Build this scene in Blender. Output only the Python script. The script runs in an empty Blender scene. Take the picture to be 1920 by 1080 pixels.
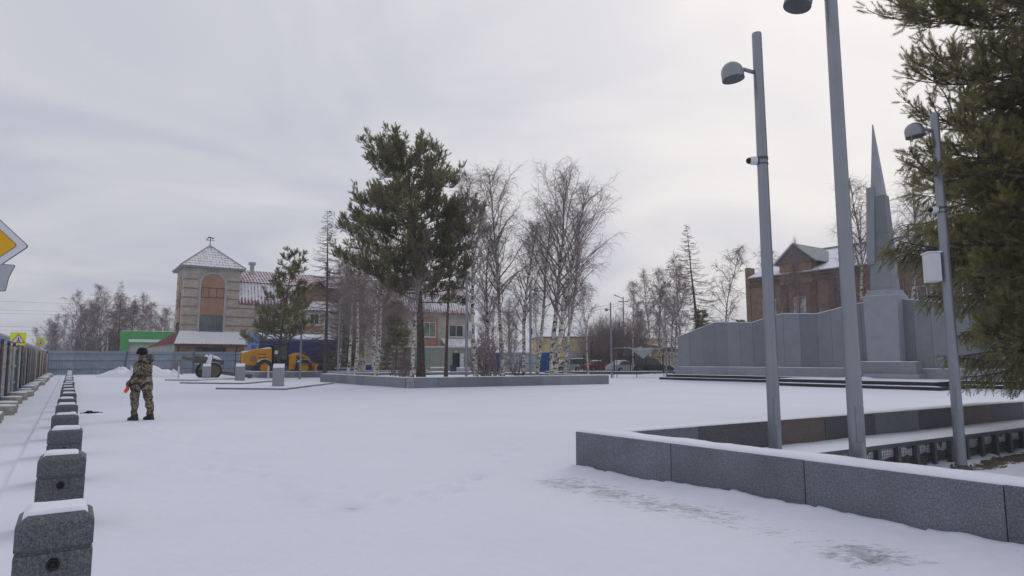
import bpy, bmesh, math, random
import numpy as np
from mathutils import Vector, Matrix, noise as mnoise
R = math.radians
scene = bpy.context.scene
COL = scene.collection

# ------------------------------------------------------------------ camera
YAW = R(34.5); PITCH = math.atan(136/1200); EYE = 1.5
cam_d = bpy.data.cameras.new('camera'); cam = bpy.data.objects.new('camera', cam_d); COL.objects.link(cam)
cam.location = (0, 0, EYE); cam.rotation_euler = (math.pi/2 + PITCH, 0, -YAW)
cam_d.sensor_width = 36; cam_d.lens = 22.5; cam_d.clip_end = 3000; cam_d.clip_start = 0.05
scene.camera = cam

# ------------------------------------------------------------------ sky, sun, exposure
SUN_AZ, SUN_EL = R(66), R(34)
SD = Vector((math.sin(SUN_AZ)*math.cos(SUN_EL), math.cos(SUN_AZ)*math.cos(SUN_EL), math.sin(SUN_EL)))
world = bpy.data.worlds.new('World'); scene.world = world; world.use_nodes = True
wn, wl = world.node_tree.nodes, world.node_tree.links
wn.clear()
w_out = wn.new('ShaderNodeOutputWorld')
sky = wn.new('ShaderNodeTexSky'); sky.sky_type = 'NISHITA'; sky.sun_disc = False
sky.sun_elevation = SUN_EL; sky.sun_rotation = SUN_AZ; sky.air_density = 1.0; sky.dust_density = 3.0
bg1 = wn.new('ShaderNodeBackground'); bg1.inputs[1].default_value = 0.06
wl.new(sky.outputs[0], bg1.inputs[0])
tc = wn.new('ShaderNodeTexCoord')
sep = wn.new('ShaderNodeSeparateXYZ'); wl.new(tc.outputs['Generated'], sep.inputs[0])
def wmath(op, a, b=None, clamp=False):
    n = wn.new('ShaderNodeMath'); n.operation = op; n.use_clamp = clamp
    for i, x in enumerate((a, b)):
        if x is None: continue
        if isinstance(x, (int, float)): n.inputs[i].default_value = x
        else: wl.new(x, n.inputs[i])
    return n.outputs[0]
zz = wmath('ADD', wmath('MAXIMUM', sep.outputs[2], 0.0), 0.22)
comb = wn.new('ShaderNodeCombineXYZ')
wl.new(wmath('DIVIDE', sep.outputs[0], zz), comb.inputs[0]); wl.new(wmath('DIVIDE', sep.outputs[1], zz), comb.inputs[1])
nz = wn.new('ShaderNodeTexNoise'); nz.inputs['Scale'].default_value = 1.3; nz.inputs['Detail'].default_value = 5
nz.inputs['Roughness'].default_value = 0.5; nz.inputs['Distortion'].default_value = 0.7
wl.new(comb.outputs[0], nz.inputs['Vector'])
dot = wn.new('ShaderNodeVectorMath'); dot.operation = 'DOT_PRODUCT'
wl.new(tc.outputs['Generated'], dot.inputs[0]); dot.inputs[1].default_value = SD
glow = wmath('POWER', wmath('MAXIMUM', dot.outputs['Value'], 0.0), 4.5)      # veiled sun behind the cloud deck
cramp = wn.new('ShaderNodeValToRGB')
cramp.color_ramp.elements[0].position = 0.37; cramp.color_ramp.elements[0].color = (0.515, 0.54, 0.645, 1)
cramp.color_ramp.elements[1].position = 0.62; cramp.color_ramp.elements[1].color = (0.68, 0.68, 0.735, 1)
wl.new(nz.outputs[0], cramp.inputs[0])
gl = wn.new('ShaderNodeMix'); gl.data_type = 'RGBA'; gl.blend_type = 'ADD'
wl.new(wmath('MULTIPLY', glow, 0.62), gl.inputs[0]); wl.new(cramp.outputs[0], gl.inputs[6])
gl.inputs[7].default_value = (0.56, 0.49, 0.35, 1)
bg2 = wn.new('ShaderNodeBackground'); bg2.inputs[1].default_value = 1.0
wl.new(gl.outputs[2], bg2.inputs[0])
mx = wn.new('ShaderNodeMixShader'); mx.inputs[0].default_value = 0.93
wl.new(bg1.outputs[0], mx.inputs[1]); wl.new(bg2.outputs[0], mx.inputs[2]); wl.new(mx.outputs[0], w_out.inputs[0])
sun_d = bpy.data.lights.new('sun', 'SUN'); sun_d.energy = 0.5; sun_d.angle = R(30); sun_d.color = (1, 0.95, 0.88)
sun = bpy.data.objects.new('sun', sun_d); COL.objects.link(sun)
sun.rotation_euler = SD.to_track_quat('Z', 'Y').to_euler()
scene.view_settings.view_transform = 'Standard'; scene.view_settings.look = 'None'
scene.view_settings.gamma = 1; scene.view_settings.exposure = 0.0
scene.render.engine = 'CYCLES'

# ------------------------------------------------------------------ helpers
def bearing(px, D, z=0.0):
    """ground position D metres ahead of the viewpoint, on the bearing of photo column px"""
    k = D*math.cos(PITCH) + (z-EYE)*math.sin(PITCH)
    X = (px-960)/1200*k
    return Vector((math.cos(YAW)*X + math.sin(YAW)*D, -math.sin(YAW)*X + math.cos(YAW)*D, 0))
RIGHT = Vector((math.cos(YAW), -math.sin(YAW), 0)); FWD = Vector((math.sin(YAW), math.cos(YAW), 0))

def tag(o, label=None, cat=None, group=None, kind=None):
    if label: o['label'] = label
    if cat: o['category'] = cat
    if group: o['group'] = group
    if kind: o['kind'] = kind
    return o
def thing(name, label, cat, loc=(0, 0, 0), rotz=0, group=None):
    o = bpy.data.objects.new(name, None); COL.objects.link(o); o.empty_display_size = 0.2
    o.location = loc; o.rotation_euler = (0, 0, rotz)
    return tag(o, label, cat, group)
def link(name, me, parent=None, loc=None, rotz=None):
    o = bpy.data.objects.new(name, me); COL.objects.link(o)
    if parent: o.parent = parent
    if loc is not None: o.location = loc
    if rotz is not None: o.rotation_euler = (0, 0, rotz)
    return o
def copy_tree(o, parent=None):
    c = o.copy(); COL.objects.link(c); c.parent = parent
    for ch in o.children: copy_tree(ch, c)
    return c

class MB:
    def __init__(s): s.v = []; s.f = []
    def add(s, vs, fs):
        k = len(s.v); s.v += [tuple(x) for x in vs]; s.f += [tuple(i+k for i in q) for q in fs]; return s
    def hexa(s, p):   # 4 bottom (ccw), 4 top
        return s.add(p, [(3,2,1,0),(4,5,6,7),(0,1,5,4),(1,2,6,5),(2,3,7,6),(3,0,4,7)])
    def box(s, x0, x1, y0, y1, z0, z1):
        return s.hexa([(x0,y0,z0),(x1,y0,z0),(x1,y1,z0),(x0,y1,z0),(x0,y0,z1),(x1,y0,z1),(x1,y1,z1),(x0,y1,z1)])
    def cbox(s, c, sz, M=None):
        x, y, z = (a/2 for a in sz)
        p = [Vector(q) for q in ((-x,-y,-z),(x,-y,-z),(x,y,-z),(-x,y,-z),(-x,-y,z),(x,-y,z),(x,y,z),(-x,y,z))]
        if M is not None: p = [M @ q for q in p]
        return s.hexa([q + Vector(c) for q in p])
    def extrude(s, poly, vec):
        n = len(poly); a = [Vector(p) for p in poly]; b = [p + Vector(vec) for p in a]
        return s.add(a+b, [tuple(range(n-1,-1,-1)), tuple(range(n,2*n))] + [(i,(i+1)%n,n+(i+1)%n,n+i) for i in range(n)])
    def tube(s, pts, rad, n=8, caps=True):
        pts = [Vector(p) for p in pts]
        if isinstance(rad, (int, float)): rad = [rad]*len(pts)
        vs = []; ref = None
        for i, p in enumerate(pts):
            d = (pts[min(i+1, len(pts)-1)] - pts[max(i-1, 0)]).normalized()
            if ref is None: ref = d.orthogonal().normalized()
            ref = (ref - d*ref.dot(d)).normalized(); b = d.cross(ref)
            for k in range(n):
                a = 2*math.pi*k/n; vs.append(p + (ref*math.cos(a) + b*math.sin(a))*rad[i])
        fs = []
        for i in range(len(pts)-1):
            for k in range(n):
                fs.append((i*n+k, i*n+(k+1)%n, (i+1)*n+(k+1)%n, (i+1)*n+k))
        if caps: fs += [tuple(range(n-1,-1,-1)), tuple(range((len(pts)-1)*n, len(pts)*n))]
        return s.add(vs, fs)
    def lathe(s, prof, n=16, M=None, caps=True):
        vs = []
        for r, z in prof:
            for k in range(n):
                a = 2*math.pi*k/n; q = Vector((r*math.cos(a), r*math.sin(a), z)); vs.append(M @ q if M is not None else q)
        m = len(prof); fs = []
        for i in range(m-1):
            for k in range(n): fs.append((i*n+k, i*n+(k+1)%n, (i+1)*n+(k+1)%n, (i+1)*n+k))
        if caps: fs += [tuple(range(n-1,-1,-1)), tuple(range((m-1)*n, m*n))]
        return s.add(vs, fs)
    def mesh(s, name, mat, smooth=False):
        me = bpy.data.meshes.new(name); me.from_pydata(s.v, [], s.f); me.update()
        if mat: me.materials.append(mat)
        if smooth: me.shade_smooth()
        return me
    def build(s, name, mat, parent=None, smooth=False, bevel=0, loc=None, rotz=None, auto=None):
        me = s.mesh(name, mat, smooth)
        if auto: me.shade_smooth(); me.set_sharp_from_angle(angle=R(auto))
        o = link(name, me, parent, loc, rotz)
        if bevel:
            b = o.modifiers.new('bevel', 'BEVEL'); b.width = bevel; b.segments = 2; b.limit_method = 'ANGLE'; b.angle_limit = R(40)
        return o

def np_mesh(name, V, Fq=None, Ft=None, mat=None, smooth=False, attr=None):
    V = np.asarray(V, dtype=np.float32); me = bpy.data.meshes.new(name)
    loops = []; starts = []; tot = []; k = 0
    for F, n in ((Fq, 4), (Ft, 3)):
        if F is None or len(F) == 0: continue
        F = np.asarray(F, dtype=np.int32); loops.append(F.ravel())
        starts.append(k + np.arange(len(F), dtype=np.int32)*n); k += F.size
    L = np.concatenate(loops); S = np.concatenate(starts)
    me.vertices.add(len(V)); me.vertices.foreach_set('co', V.ravel())
    me.loops.add(len(L)); me.loops.foreach_set('vertex_index', L)
    me.polygons.add(len(S)); me.polygons.foreach_set('loop_start', S)
    me.update(calc_edges=True)
    if attr:
        for an, vals in attr.items():
            a = me.attributes.new(an, 'FLOAT', 'POINT'); a.data.foreach_set('value', np.asarray(vals, dtype=np.float32))
    if mat: me.materials.append(mat)
    if smooth: me.shade_smooth()
    return me

def fbm(x, y, z=0.0, o=3):
    return mnoise.fractal(Vector((x, y, z)), 0.6, 2.0, o)
def sstep(a, b, x):
    t = min(1, max(0, (x-a)/(b-a))); return t*t*(3-2*t)

# ------------------------------------------------------------------ materials
class NT:
    def __init__(s, name):
        s.m = bpy.data.materials.new(name); s.m.use_nodes = True; s.t = s.m.node_tree; s.N = s.t.nodes; s.L = s.t.links
        s.b = s.N['Principled BSDF']; s.tc = s.N.new('ShaderNodeTexCoord')
    def n(s, ty, **kw):
        x = s.N.new(ty)
        for k, v in kw.items():
            if k in x.inputs: x.inputs[k].default_value = v
            else: setattr(x, k, v)
        return x
    def noise(s, scale, detail=4, rough=0.55, vec=None, dist=0.0):
        x = s.n('ShaderNodeTexNoise', Scale=scale, Detail=detail, Roughness=rough, Distortion=dist)
        s.L.new(vec or s.tc.outputs['Object'], x.inputs['Vector']); return x.outputs[0]
    def ramp(s, fac, stops, interp='LINEAR'):
        r = s.n('ShaderNodeValToRGB'); e = r.color_ramp.elements; r.color_ramp.interpolation = interp
        while len(e) < len(stops): e.new(0.5)
        for i, (p, c) in enumerate(stops):
            e[i].position = p; e[i].color = (c, c, c, 1) if isinstance(c, (int, float)) else (*c, 1)
        s.L.new(fac, r.inputs[0]); return r.outputs[0]
    def mix(s, fac, a, b, mode='MIX'):
        x = s.n('ShaderNodeMix', data_type='RGBA', blend_type=mode)
        for i, q in ((0, fac), (6, a), (7, b)):
            if isinstance(q, (int, float)): x.inputs[i].default_value = q if i == 0 else (q, q, q, 1)
            elif isinstance(q, tuple): x.inputs[i].default_value = (*q, 1)
            else: s.L.new(q, x.inputs[i])
        return x.outputs[2]
    def math(s, op, a, b=None, clamp=False):
        x = s.n('ShaderNodeMath', operation=op, use_clamp=clamp)
        for i, q in ((0, a), (1, b)):
            if q is None: continue
            if isinstance(q, (int, float)): x.inputs[i].default_value = q
            else: s.L.new(q, x.inputs[i])
        return x.outputs[0]
    def attr(s, nm): return s.n('ShaderNodeAttribute', attribute_name=nm).outputs['Fac']
    def objrand(s): return s.n('ShaderNodeObjectInfo').outputs['Random']
    def color(s, c): (s.L.new(c, s.b.inputs['Base Color']) if not isinstance(c, tuple) else setattr(s.b.inputs['Base Color'], 'default_value', (*c, 1))); return s
    def bump(s, h, strength=0.3, dist=0.02):
        b = s.n('ShaderNodeBump', Strength=strength, Distance=dist); s.L.new(h, b.inputs['Height']); s.L.new(b.outputs[0], s.b.inputs['Normal']); return s
    def surf(s, rough=0.7, metal=0.0, spec=0.5):
        s.b.inputs['Roughness'].default_value = rough; s.b.inputs['Metallic'].default_value = metal
        s.b.inputs['Specular IOR Level'].default_value = spec; return s

def simple(name, c, rough=0.7, metal=0.0, var=0.18, scale=3.0, bump=0.0, bscale=40, spec=0.4):
    t = NT(name); f = t.noise(scale, 5, 0.6)
    a = tuple(x*(1-var) for x in c); b = tuple(min(1, x*(1+var)) for x in c)
    t.color(t.ramp(f, [(0.3, a), (0.7, b)])).surf(rough, metal, spec)
    if bump: t.bump(t.noise(bscale, 4), bump, 0.01)
    return t.m

def make_granite(name, c, contrast=0.5, scale=90, tile=0.12, streak=0.12, speck=0.45):
    t = NT(name)
    f = t.noise(scale, 3, 0.7); g = t.noise(scale*0.45, 2, 0.5)
    lo = tuple(x*(1-contrast) for x in c); hi = tuple(min(1, x*(1+contrast)) for x in c)
    col = t.ramp(f, [(0.36, lo), (0.5, c), (0.66, hi)])
    col = t.mix(t.ramp(g, [(0.42, speck), (0.56, 0.0)]), col, tuple(x*0.45 for x in c))
    big = t.ramp(t.noise(1.3, 4, 0.6), [(0.3, 1-streak), (0.75, 1+streak*0.6)])
    col = t.mix(1.0, col, big, 'MULTIPLY')
    rv = t.math('ADD', t.math('MULTIPLY', t.objrand(), 2*tile), 1-tile)
    rc = t.n('ShaderNodeCombineColor'); 
    for i in range(3): t.L.new(rv, rc.inputs[i])
    col = t.mix(1.0, col, rc.outputs[0], 'MULTIPLY')
    t.color(col).surf(0.62, 0, 0.4); t.bump(f, 0.12, 0.004)
    return t.m

M = {}
M['granite'] = make_granite('granite_grey', (0.175, 0.188, 0.215), 0.5, 125, streak=0.22)
M['granite_dark'] = make_granite('granite_dark', (0.105, 0.105, 0.115), 0.5, 85, 0.1)
M['granite_brown'] = make_granite('granite_brown', (0.142, 0.114, 0.105), 0.45, 85)
M['granite_bollard'] = make_granite('granite_bollard', (0.118, 0.126, 0.138), 0.6, 120, 0.10, streak=0.2)
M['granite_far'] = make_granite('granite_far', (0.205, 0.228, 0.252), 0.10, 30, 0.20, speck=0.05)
M['granite_light'] = make_granite('granite_pedestal', (0.30, 0.315, 0.35), 0.05, 30, 0.04, speck=0.03)
M['granite_black'] = make_granite('granite_black', (0.030, 0.032, 0.040), 0.4, 40, 0.1)
M['steel'] = simple('galvanised_pole_paint', (0.265, 0.28, 0.31), 0.34, 0.6, 0.07, 2.0, 0.05, 200)
M['steel_dark'] = simple('dark_steel', (0.10, 0.105, 0.115), 0.55, 0.3, 0.2)
M['black'] = simple('black_iron', (0.018, 0.018, 0.02), 0.5, 0.3)
M['lens'] = simple('frosted_lamp_glass', (0.45, 0.46, 0.48), 0.25)
M['white_plastic'] = simple('white_plastic', (0.62, 0.64, 0.67), 0.5, 0, 0.08)
M['concrete'] = simple('concrete', (0.27, 0.255, 0.235), 0.9, 0, 0.3, 6, 0.4, 60)
M['wood'] = simple('weathered_wood', (0.40, 0.36, 0.31), 0.85, 0, 0.2, 8)
M['earth'] = simple('bank_earth_and_rubble', (0.085, 0.068, 0.056), 0.95, 0, 0.6, 22, 0.8, 30)
M['soil_far'] = simple('dark_soil', (0.12, 0.11, 0.105), 0.95, 0, 0.4, 5)
def snow_mat(name, c=(0.78, 0.80, 0.875)):
    t = NT(name); f = t.noise(6, 6, 0.6); t.color(t.ramp(f, [(0.3, tuple(x*0.95 for x in c)), (0.7, c)])).surf(0.75, 0, 0.25)
    t.bump(t.noise(45, 5, 0.7), 0.25, 0.01); t.b.inputs['Subsurface Weight'].default_value = 0.0
    return t.m
M['snow'] = snow_mat('snow')

def ground_mat():
    t = NT('snow_covered_ground'); co = t.tc.outputs['Object']
    c = t.ramp(t.noise(0.35, 5, 0.6), [(0.3, (0.70, 0.735, 0.825)), (0.7, (0.755, 0.785, 0.87))])
    c = t.mix(1.0, c, t.ramp(t.noise(9, 6, 0.65), [(0.3, 0.965), (0.7, 1.0)]), 'MULTIPLY')
    m0 = t.n('ShaderNodeMapping'); t.L.new(co, m0.inputs[0]); m0.inputs['Rotation'].default_value = (0, 0, R(40)); mp = t.n('ShaderNodeMapping'); t.L.new(m0.outputs[0], mp.inputs[0]); mp.inputs['Scale'].default_value = (1.0, 2.1, 1)
    st = t.math('ADD', t.math('MULTIPLY', t.noise(5.5, 8, 0.78, mp.outputs[0], 0.8), 0.86), t.math('MULTIPLY', t.noise(1.6, 3, 0.5, mp.outputs[0]), 0.14))
    w = t.attr('bare')
    k = t.math('ADD', st, t.math('MULTIPLY', t.math('SUBTRACT', w, 1.0), 0.42))
    bare = t.ramp(k, [(0.50, 0.0), (0.56, 0.42), (0.66, 0.85)])
    c = t.mix(t.math('MULTIPLY', t.math('POWER', w, 1.5, True), 0.10), c, (0.5, 0.5, 0.54))
    c = t.mix(bare, c, t.ramp(t.noise(30, 4), [(0.3, (0.17, 0.168, 0.185)), (0.7, (0.34, 0.338, 0.37))]))
    d = t.attr('dirt'); k2 = t.math('ADD', t.math('ADD', t.math('MULTIPLY', t.noise(6, 7, 0.75), 0.6), t.math('MULTIPLY', t.noise(2.2, 3, 0.6), 0.4)), t.math('MULTIPLY', t.math('SUBTRACT', d, 1.0), 0.4))
    c = t.mix(t.ramp(k2, [(0.53, 0.0), (0.58, 1.0)]), c, t.ramp(t.noise(40, 4), [(0.3, (0.03, 0.024, 0.02)), (0.7, (0.11, 0.085, 0.065))]))
    t.color(c).surf(0.75, 0, 0.25)
    t.bump(t.math('ADD', t.math('MULTIPLY', t.noise(70, 5, 0.7), 0.25), t.math('ADD', t.noise(12, 5, 0.6), t.math('MULTIPLY', t.noise(2.2, 4, 0.55, mp.outputs[0]), 2.5))), 0.30, 0.02)
    return t.m
M['ground'] = ground_mat()

def brick_mat(name, c1, c2, mortar, bw=0.25, bh=0.085, stripes=None, mort=0.012, wear=0.3):
    t = NT(name); sp = t.n('ShaderNodeSeparateXYZ'); t.L.new(t.tc.outputs['Object'], sp.inputs[0])
    cb = t.n('ShaderNodeCombineXYZ'); t.L.new(t.math('ADD', sp.outputs[0], sp.outputs[1]), cb.inputs[0]); t.L.new(sp.outputs[2], cb.inputs[1])
    br = t.n('ShaderNodeTexBrick', Scale=1.0); br.inputs['Brick Width'].default_value = bw; br.inputs['Row Height'].default_value = bh
    br.inputs['Mortar Size'].default_value = mort; br.inputs['Color1'].default_value = (*c1, 1); br.inputs['Color2'].default_value = (*c2, 1); br.inputs['Mortar'].default_value = (*mortar, 1)
    t.L.new(cb.outputs[0], br.inputs['Vector'])
    c = t.mix(1.0, br.outputs['Color'], t.ramp(t.noise(1.1, 6, 0.65), [(0.3, 1-wear), (0.7, 1.05)]), 'MULTIPLY')
    t.color(c).surf(0.9, 0, 0.2).bump(br.outputs['Fac'], -0.3, 0.01)
    return t.m
M['cream_brick'] = brick_mat('cream_silicate_brick', (0.54, 0.49, 0.43), (0.43, 0.385, 0.335), (0.36, 0.33, 0.30), 0.5, 0.17, None, 0.02)
M['red_band'] = simple('red_brick_band', (0.30, 0.165, 0.12), 0.9, 0, 0.25, 4)
M['orange_panel'] = simple('rust_orange_infill', (0.33, 0.185, 0.122), 0.85, 0, 0.22, 1.2)
M['brown_brick'] = brick_mat('old_brown_brick', (0.37, 0.245, 0.165), (0.255, 0.16, 0.112), (0.24, 0.195, 0.165), 0.42, 0.15, None, 0.02, 0.45)
M['red_brick'] = brick_mat('red_brick_pier', (0.22, 0.125, 0.10), (0.165, 0.095, 0.078), (0.17, 0.11, 0.09), 0.42, 0.15, None, 0.02, 0.35)
M['gable_boards'] = simple('brown_gable_boards', (0.22, 0.15, 0.105), 0.85, 0, 0.3, 3)
M['dark_gable'] = simple('dark_gable_boards', (0.145, 0.12, 0.112), 0.85, 0, 0.3, 3)
def glass_mat(name, c):
    t = NT(name); t.color(t.ramp(t.noise(0.8, 3), [(0.35, tuple(x*0.5 for x in c)), (0.65, c)])).surf(0.08, 0, 0.7); return t.m
M['glass'] = glass_mat('window_glass', (0.055, 0.065, 0.07))
M['glass_green'] = glass_mat('curtained_window_glass', (0.20, 0.25, 0.21))
M['glass_pale'] = glass_mat('pale_window', (0.5, 0.52, 0.56))
M['frame_white'] = simple('white_window_frame', (0.62, 0.62, 0.62), 0.6)
M['frame_dark'] = simple('dark_window_frame', (0.06, 0.045, 0.04), 0.7)
def roof_mat():
    t = NT('snow_dusted_red_metal_tile')
    red = t.ramp(t.noise(2.5, 4), [(0.3, (0.13, 0.028, 0.045)), (0.7, (0.21, 0.042, 0.062))])
    k = t.math('ADD', t.attr('snow'), t.math('MULTIPLY', t.math('SUBTRACT', t.noise(2.2, 6, 0.7), 0.5), 1.1))
    f = t.ramp(k, [(0.35, 0.0), (0.65, 0.95)])
    t.color(t.mix(f, red, (0.76, 0.775, 0.82))).surf(0.6, 0, 0.35); return t.m
M['roof'] = roof_mat()
M['maroon'] = simple('maroon_metal', (0.15, 0.03, 0.045), 0.6)
def sheet_mat(name, c, var=0.12):
    t = NT(name); rv = t.math('ADD', t.math('MULTIPLY', t.objrand(), 0.24), 0.88); rc = t.n('ShaderNodeCombineColor')
    for i in range(3): t.L.new(rv, rc.inputs[i])
    col = t.mix(1.0, t.ramp(t.noise(1.6, 6, 0.65), [(0.3, tuple(x*(1-var) for x in c)), (0.7, tuple(x*(1+var) for x in c))]), rc.outputs[0], 'MULTIPLY')
    t.color(col).surf(0.5, 0.15, 0.4); return t.m
M['sheet'] = sheet_mat('pale_blue_grey_sheet_metal', (0.31, 0.375, 0.42))
M['sheet_far'] = sheet_mat('blue_grey_sheet_metal', (0.27, 0.335, 0.405))
M['sheet_green'] = sheet_mat('pale_green_grey_sheet_metal', (0.36, 0.41, 0.40))
M['sheet_blue'] = sheet_mat('blue_sheet_metal', (0.018, 0.085, 0.26))
M['sheet_blue2'] = sheet_mat('dusty_blue_sheet_metal', (0.06, 0.135, 0.25))
M['rust'] = simple('rusty_primer_post', (0.13, 0.085, 0.082), 0.85, 0.1, 0.4, 7)
M['post_grey'] = simple('grey_post', (0.17, 0.175, 0.18), 0.75, 0.2, 0.25, 5)
M['post_blue'] = simple('blue_paint', (0.03, 0.055, 0.23), 0.6)
M['van_blue'] = simple('wagon_blue_paint', (0.038, 0.058, 0.165), 0.5, 0, 0.14, 0.8)
M['van_blue_light'] = simple('wagon_lighter_blue_paint', (0.10, 0.20, 0.47), 0.5)
M['yellow'] = simple('machine_yellow_paint', (0.58, 0.26, 0.018), 0.5, 0, 0.12, 2)
M['tyre'] = simple('tyre_rubber', (0.038, 0.038, 0.04), 0.85, 0, 0.3, 20, 0.3, 60)
M['olive'] = simple('olive_drab_paint', (0.125, 0.125, 0.095), 0.7, 0, 0.2, 4)
M['cabin'] = simple('grey_green_cabin_wall', (0.29, 0.30, 0.26), 0.8, 0, 0.12, 1)
M['teal'] = simple('teal_trim', (0.10, 0.36, 0.38), 0.7)
M['ochre'] = simple('ochre_render', (0.56, 0.445, 0.225), 0.85, 0, 0.1, 1)
M['grey_render'] = simple('grey_render', (0.38, 0.38, 0.38), 0.9)
M['slate'] = simple('grey_slate_roof', (0.26, 0.28, 0.30), 0.8, 0, 0.15, 2)
M['green'] = simple('shop_green', (0.045, 0.30, 0.065), 0.55, 0, 0.1, 1)
M['red_paint'] = simple('red_sign_paint', (0.5, 0.03, 0.025), 0.5, 0, 0.03)
M['sign_yellow'] = simple('sign_amber', (0.75, 0.40, 0.006), 0.5, 0, 0.03)
M['sign_white'] = simple('sign_white', (0.66, 0.68, 0.72), 0.5, 0, 0.03)
M['sign_back'] = simple('sign_bare_metal', (0.38, 0.42, 0.47), 0.45, 0.4, 0.06)
M['sign_edge'] = simple('sign_edge_dark', (0.10, 0.09, 0.13), 0.6)
M['fluoro'] = simple('fluorescent_yellow_green', (0.70, 0.83, 0.03), 0.5, 0, 0.03)
M['tarp'] = simple('grey_tarpaulin', (0.30, 0.33, 0.35), 0.7, 0, 0.12, 2)
M['orange_glove'] = simple('orange_glove', (0.85, 0.13, 0.02), 0.7, 0, 0.1, 30)
M['knit'] = simple('black_knit', (0.012, 0.012, 0.016), 0.95, 0, 0.3, 60, 0.6, 160)
M['boot'] = simple('dark_boot_leather', (0.035, 0.032, 0.032), 0.7)
M['skin'] = simple('skin', (0.42, 0.22, 0.16), 0.55, 0, 0.08, 8)
def camo_mat():
    t = NT('camouflage_cloth'); f = t.noise(8.5, 3, 0.6, None, 0.6)
    c = t.ramp(f, [(0.0, (0.032, 0.03, 0.028)), (0.42, (0.15, 0.125, 0.095)), (0.485, (0.06, 0.058, 0.042)), (0.535, (0.31, 0.265, 0.195)), (0.61, (0.11, 0.08, 0.065))], 'CONSTANT')
    t.color(c).surf(0.9, 0, 0.2).bump(t.noise(16, 4, 0.6), 0.7, 0.03); return t.m
M['camo'] = camo_mat()
def birch_mat():
    t = NT('birch_bark'); mp = t.n('ShaderNodeMapping'); t.L.new(t.tc.outputs['Object'], mp.inputs[0]); mp.inputs['Scale'].default_value = (3.0, 3.0, 5.5)
    f = t.noise(1.3, 5, 0.65, mp.outputs[0], 0.3)
    c = t.ramp(f, [(0.42, (0.035, 0.03, 0.028)), (0.47, (0.40, 0.365, 0.325)), (0.56, (0.64, 0.60, 0.54))])
    c = t.mix(t.attr('dark'), c, (0.085, 0.066, 0.06))
    t.color(c).surf(0.85, 0, 0.2); return t.m
M['birch'] = birch_mat()
M['twig'] = simple('dark_twigs', (0.25, 0.21, 0.20), 0.9, 0, 0.25, 0.8)
M['twig_far'] = simple('far_twigs', (0.25, 0.20, 0.20), 0.9, 0, 0.25, 0.5)
M['larch'] = simple('larch_bark', (0.12, 0.098, 0.09), 0.9, 0, 0.3, 2)
def pinebark():
    t = NT('pine_bark'); f = t.noise(5, 5, 0.7)
    c = t.ramp(f, [(0.35, (0.05, 0.04, 0.036)), (0.65, (0.125, 0.098, 0.085))])
    o = t.ramp(f, [(0.35, (0.11, 0.06, 0.04)), (0.65, (0.24, 0.13, 0.085))])
    t.color(t.mix(t.attr('upper'), c, o)).surf(0.92, 0, 0.2).bump(f, 0.6, 0.03); return t.m
M['pine_bark'] = pinebark()
def needles(name, a, b, sc=1.2):
    t = NT(name); f = t.noise(sc, 4, 0.6)
    t.color(t.mix(t.math('MULTIPLY', t.attr('tint'), 0.6), t.ramp(f, [(0.32, a), (0.68, b)]), tuple(x*1.5 for x in b))).surf(0.6, 0, 0.35)
    tl = t.n('ShaderNodeBsdfTranslucent'); t.L.new(t.b.inputs['Base Color'].links[0].from_socket, tl.inputs[0])
    ms = t.n('ShaderNodeMixShader'); ms.inputs[0].default_value = 0.5; t.L.new(t.b.outputs[0], ms.inputs[1]); t.L.new(tl.outputs[0], ms.inputs[2]); t.L.new(ms.outputs[0], t.N['Material Output'].inputs[0])
    return t.m
M['needle_pine'] = needles('pine_needles', (0.15, 0.155, 0.085), (0.25, 0.24, 0.125))
M['needle_near'] = needles('near_pine_needles', (0.18, 0.18, 0.092), (0.31, 0.285, 0.135), 0.7)
M['needle_spruce'] = needles('spruce_needles', (0.155, 0.165, 0.095), (0.26, 0.245, 0.13), 0.9)

# ------------------------------------------------------------------ ground
WA = Vector((6.03, 7.17)); N1 = Vector((0.998, 0.063)); N2 = Vector((-0.0525, -0.9986))   # corner of the tree pit wall and its inward normals
def _trail(a, b, n, s=0.11):
    out = []
    for i in range(n):
        t = i/n; dx, dy = b[0]-a[0], b[1]-a[1]; L = math.hypot(dx, dy); k = s if i % 2 else -s
        out.append((a[0]+dx*t-dy/L*k+0.03*math.sin(i*7.1), a[1]+dy*t+dx/L*k+0.04*math.cos(i*5.3)))
    return out
PRINTS = _trail((1.6,18.4),(2.3,8.2),15) + _trail((2.3,8.2),(3.2,6.4),3) + _trail((3.2,6.4),(5.3,8.1),4) + _trail((5.3,8.1),(9.5,13.0),9) + [(2.42,6.48),(2.16,7.26),(2.18,7.97),(2.83,6.49),(3.77,6.68),(4.45,7.34),(1.62,9.94),(1.82,9.54),(1.95,8.7),(3.3,6.7),(4.1,7.05),(2.5,12.2),(3.1,11.6),(4.6,9.9),(3.9,14.2),(5.15,2.62),(4.95,3.1)]
def pit(u, v):
    p = Vector((u, v)) - WA; return p.dot(N1), p.dot(N2)
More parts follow.
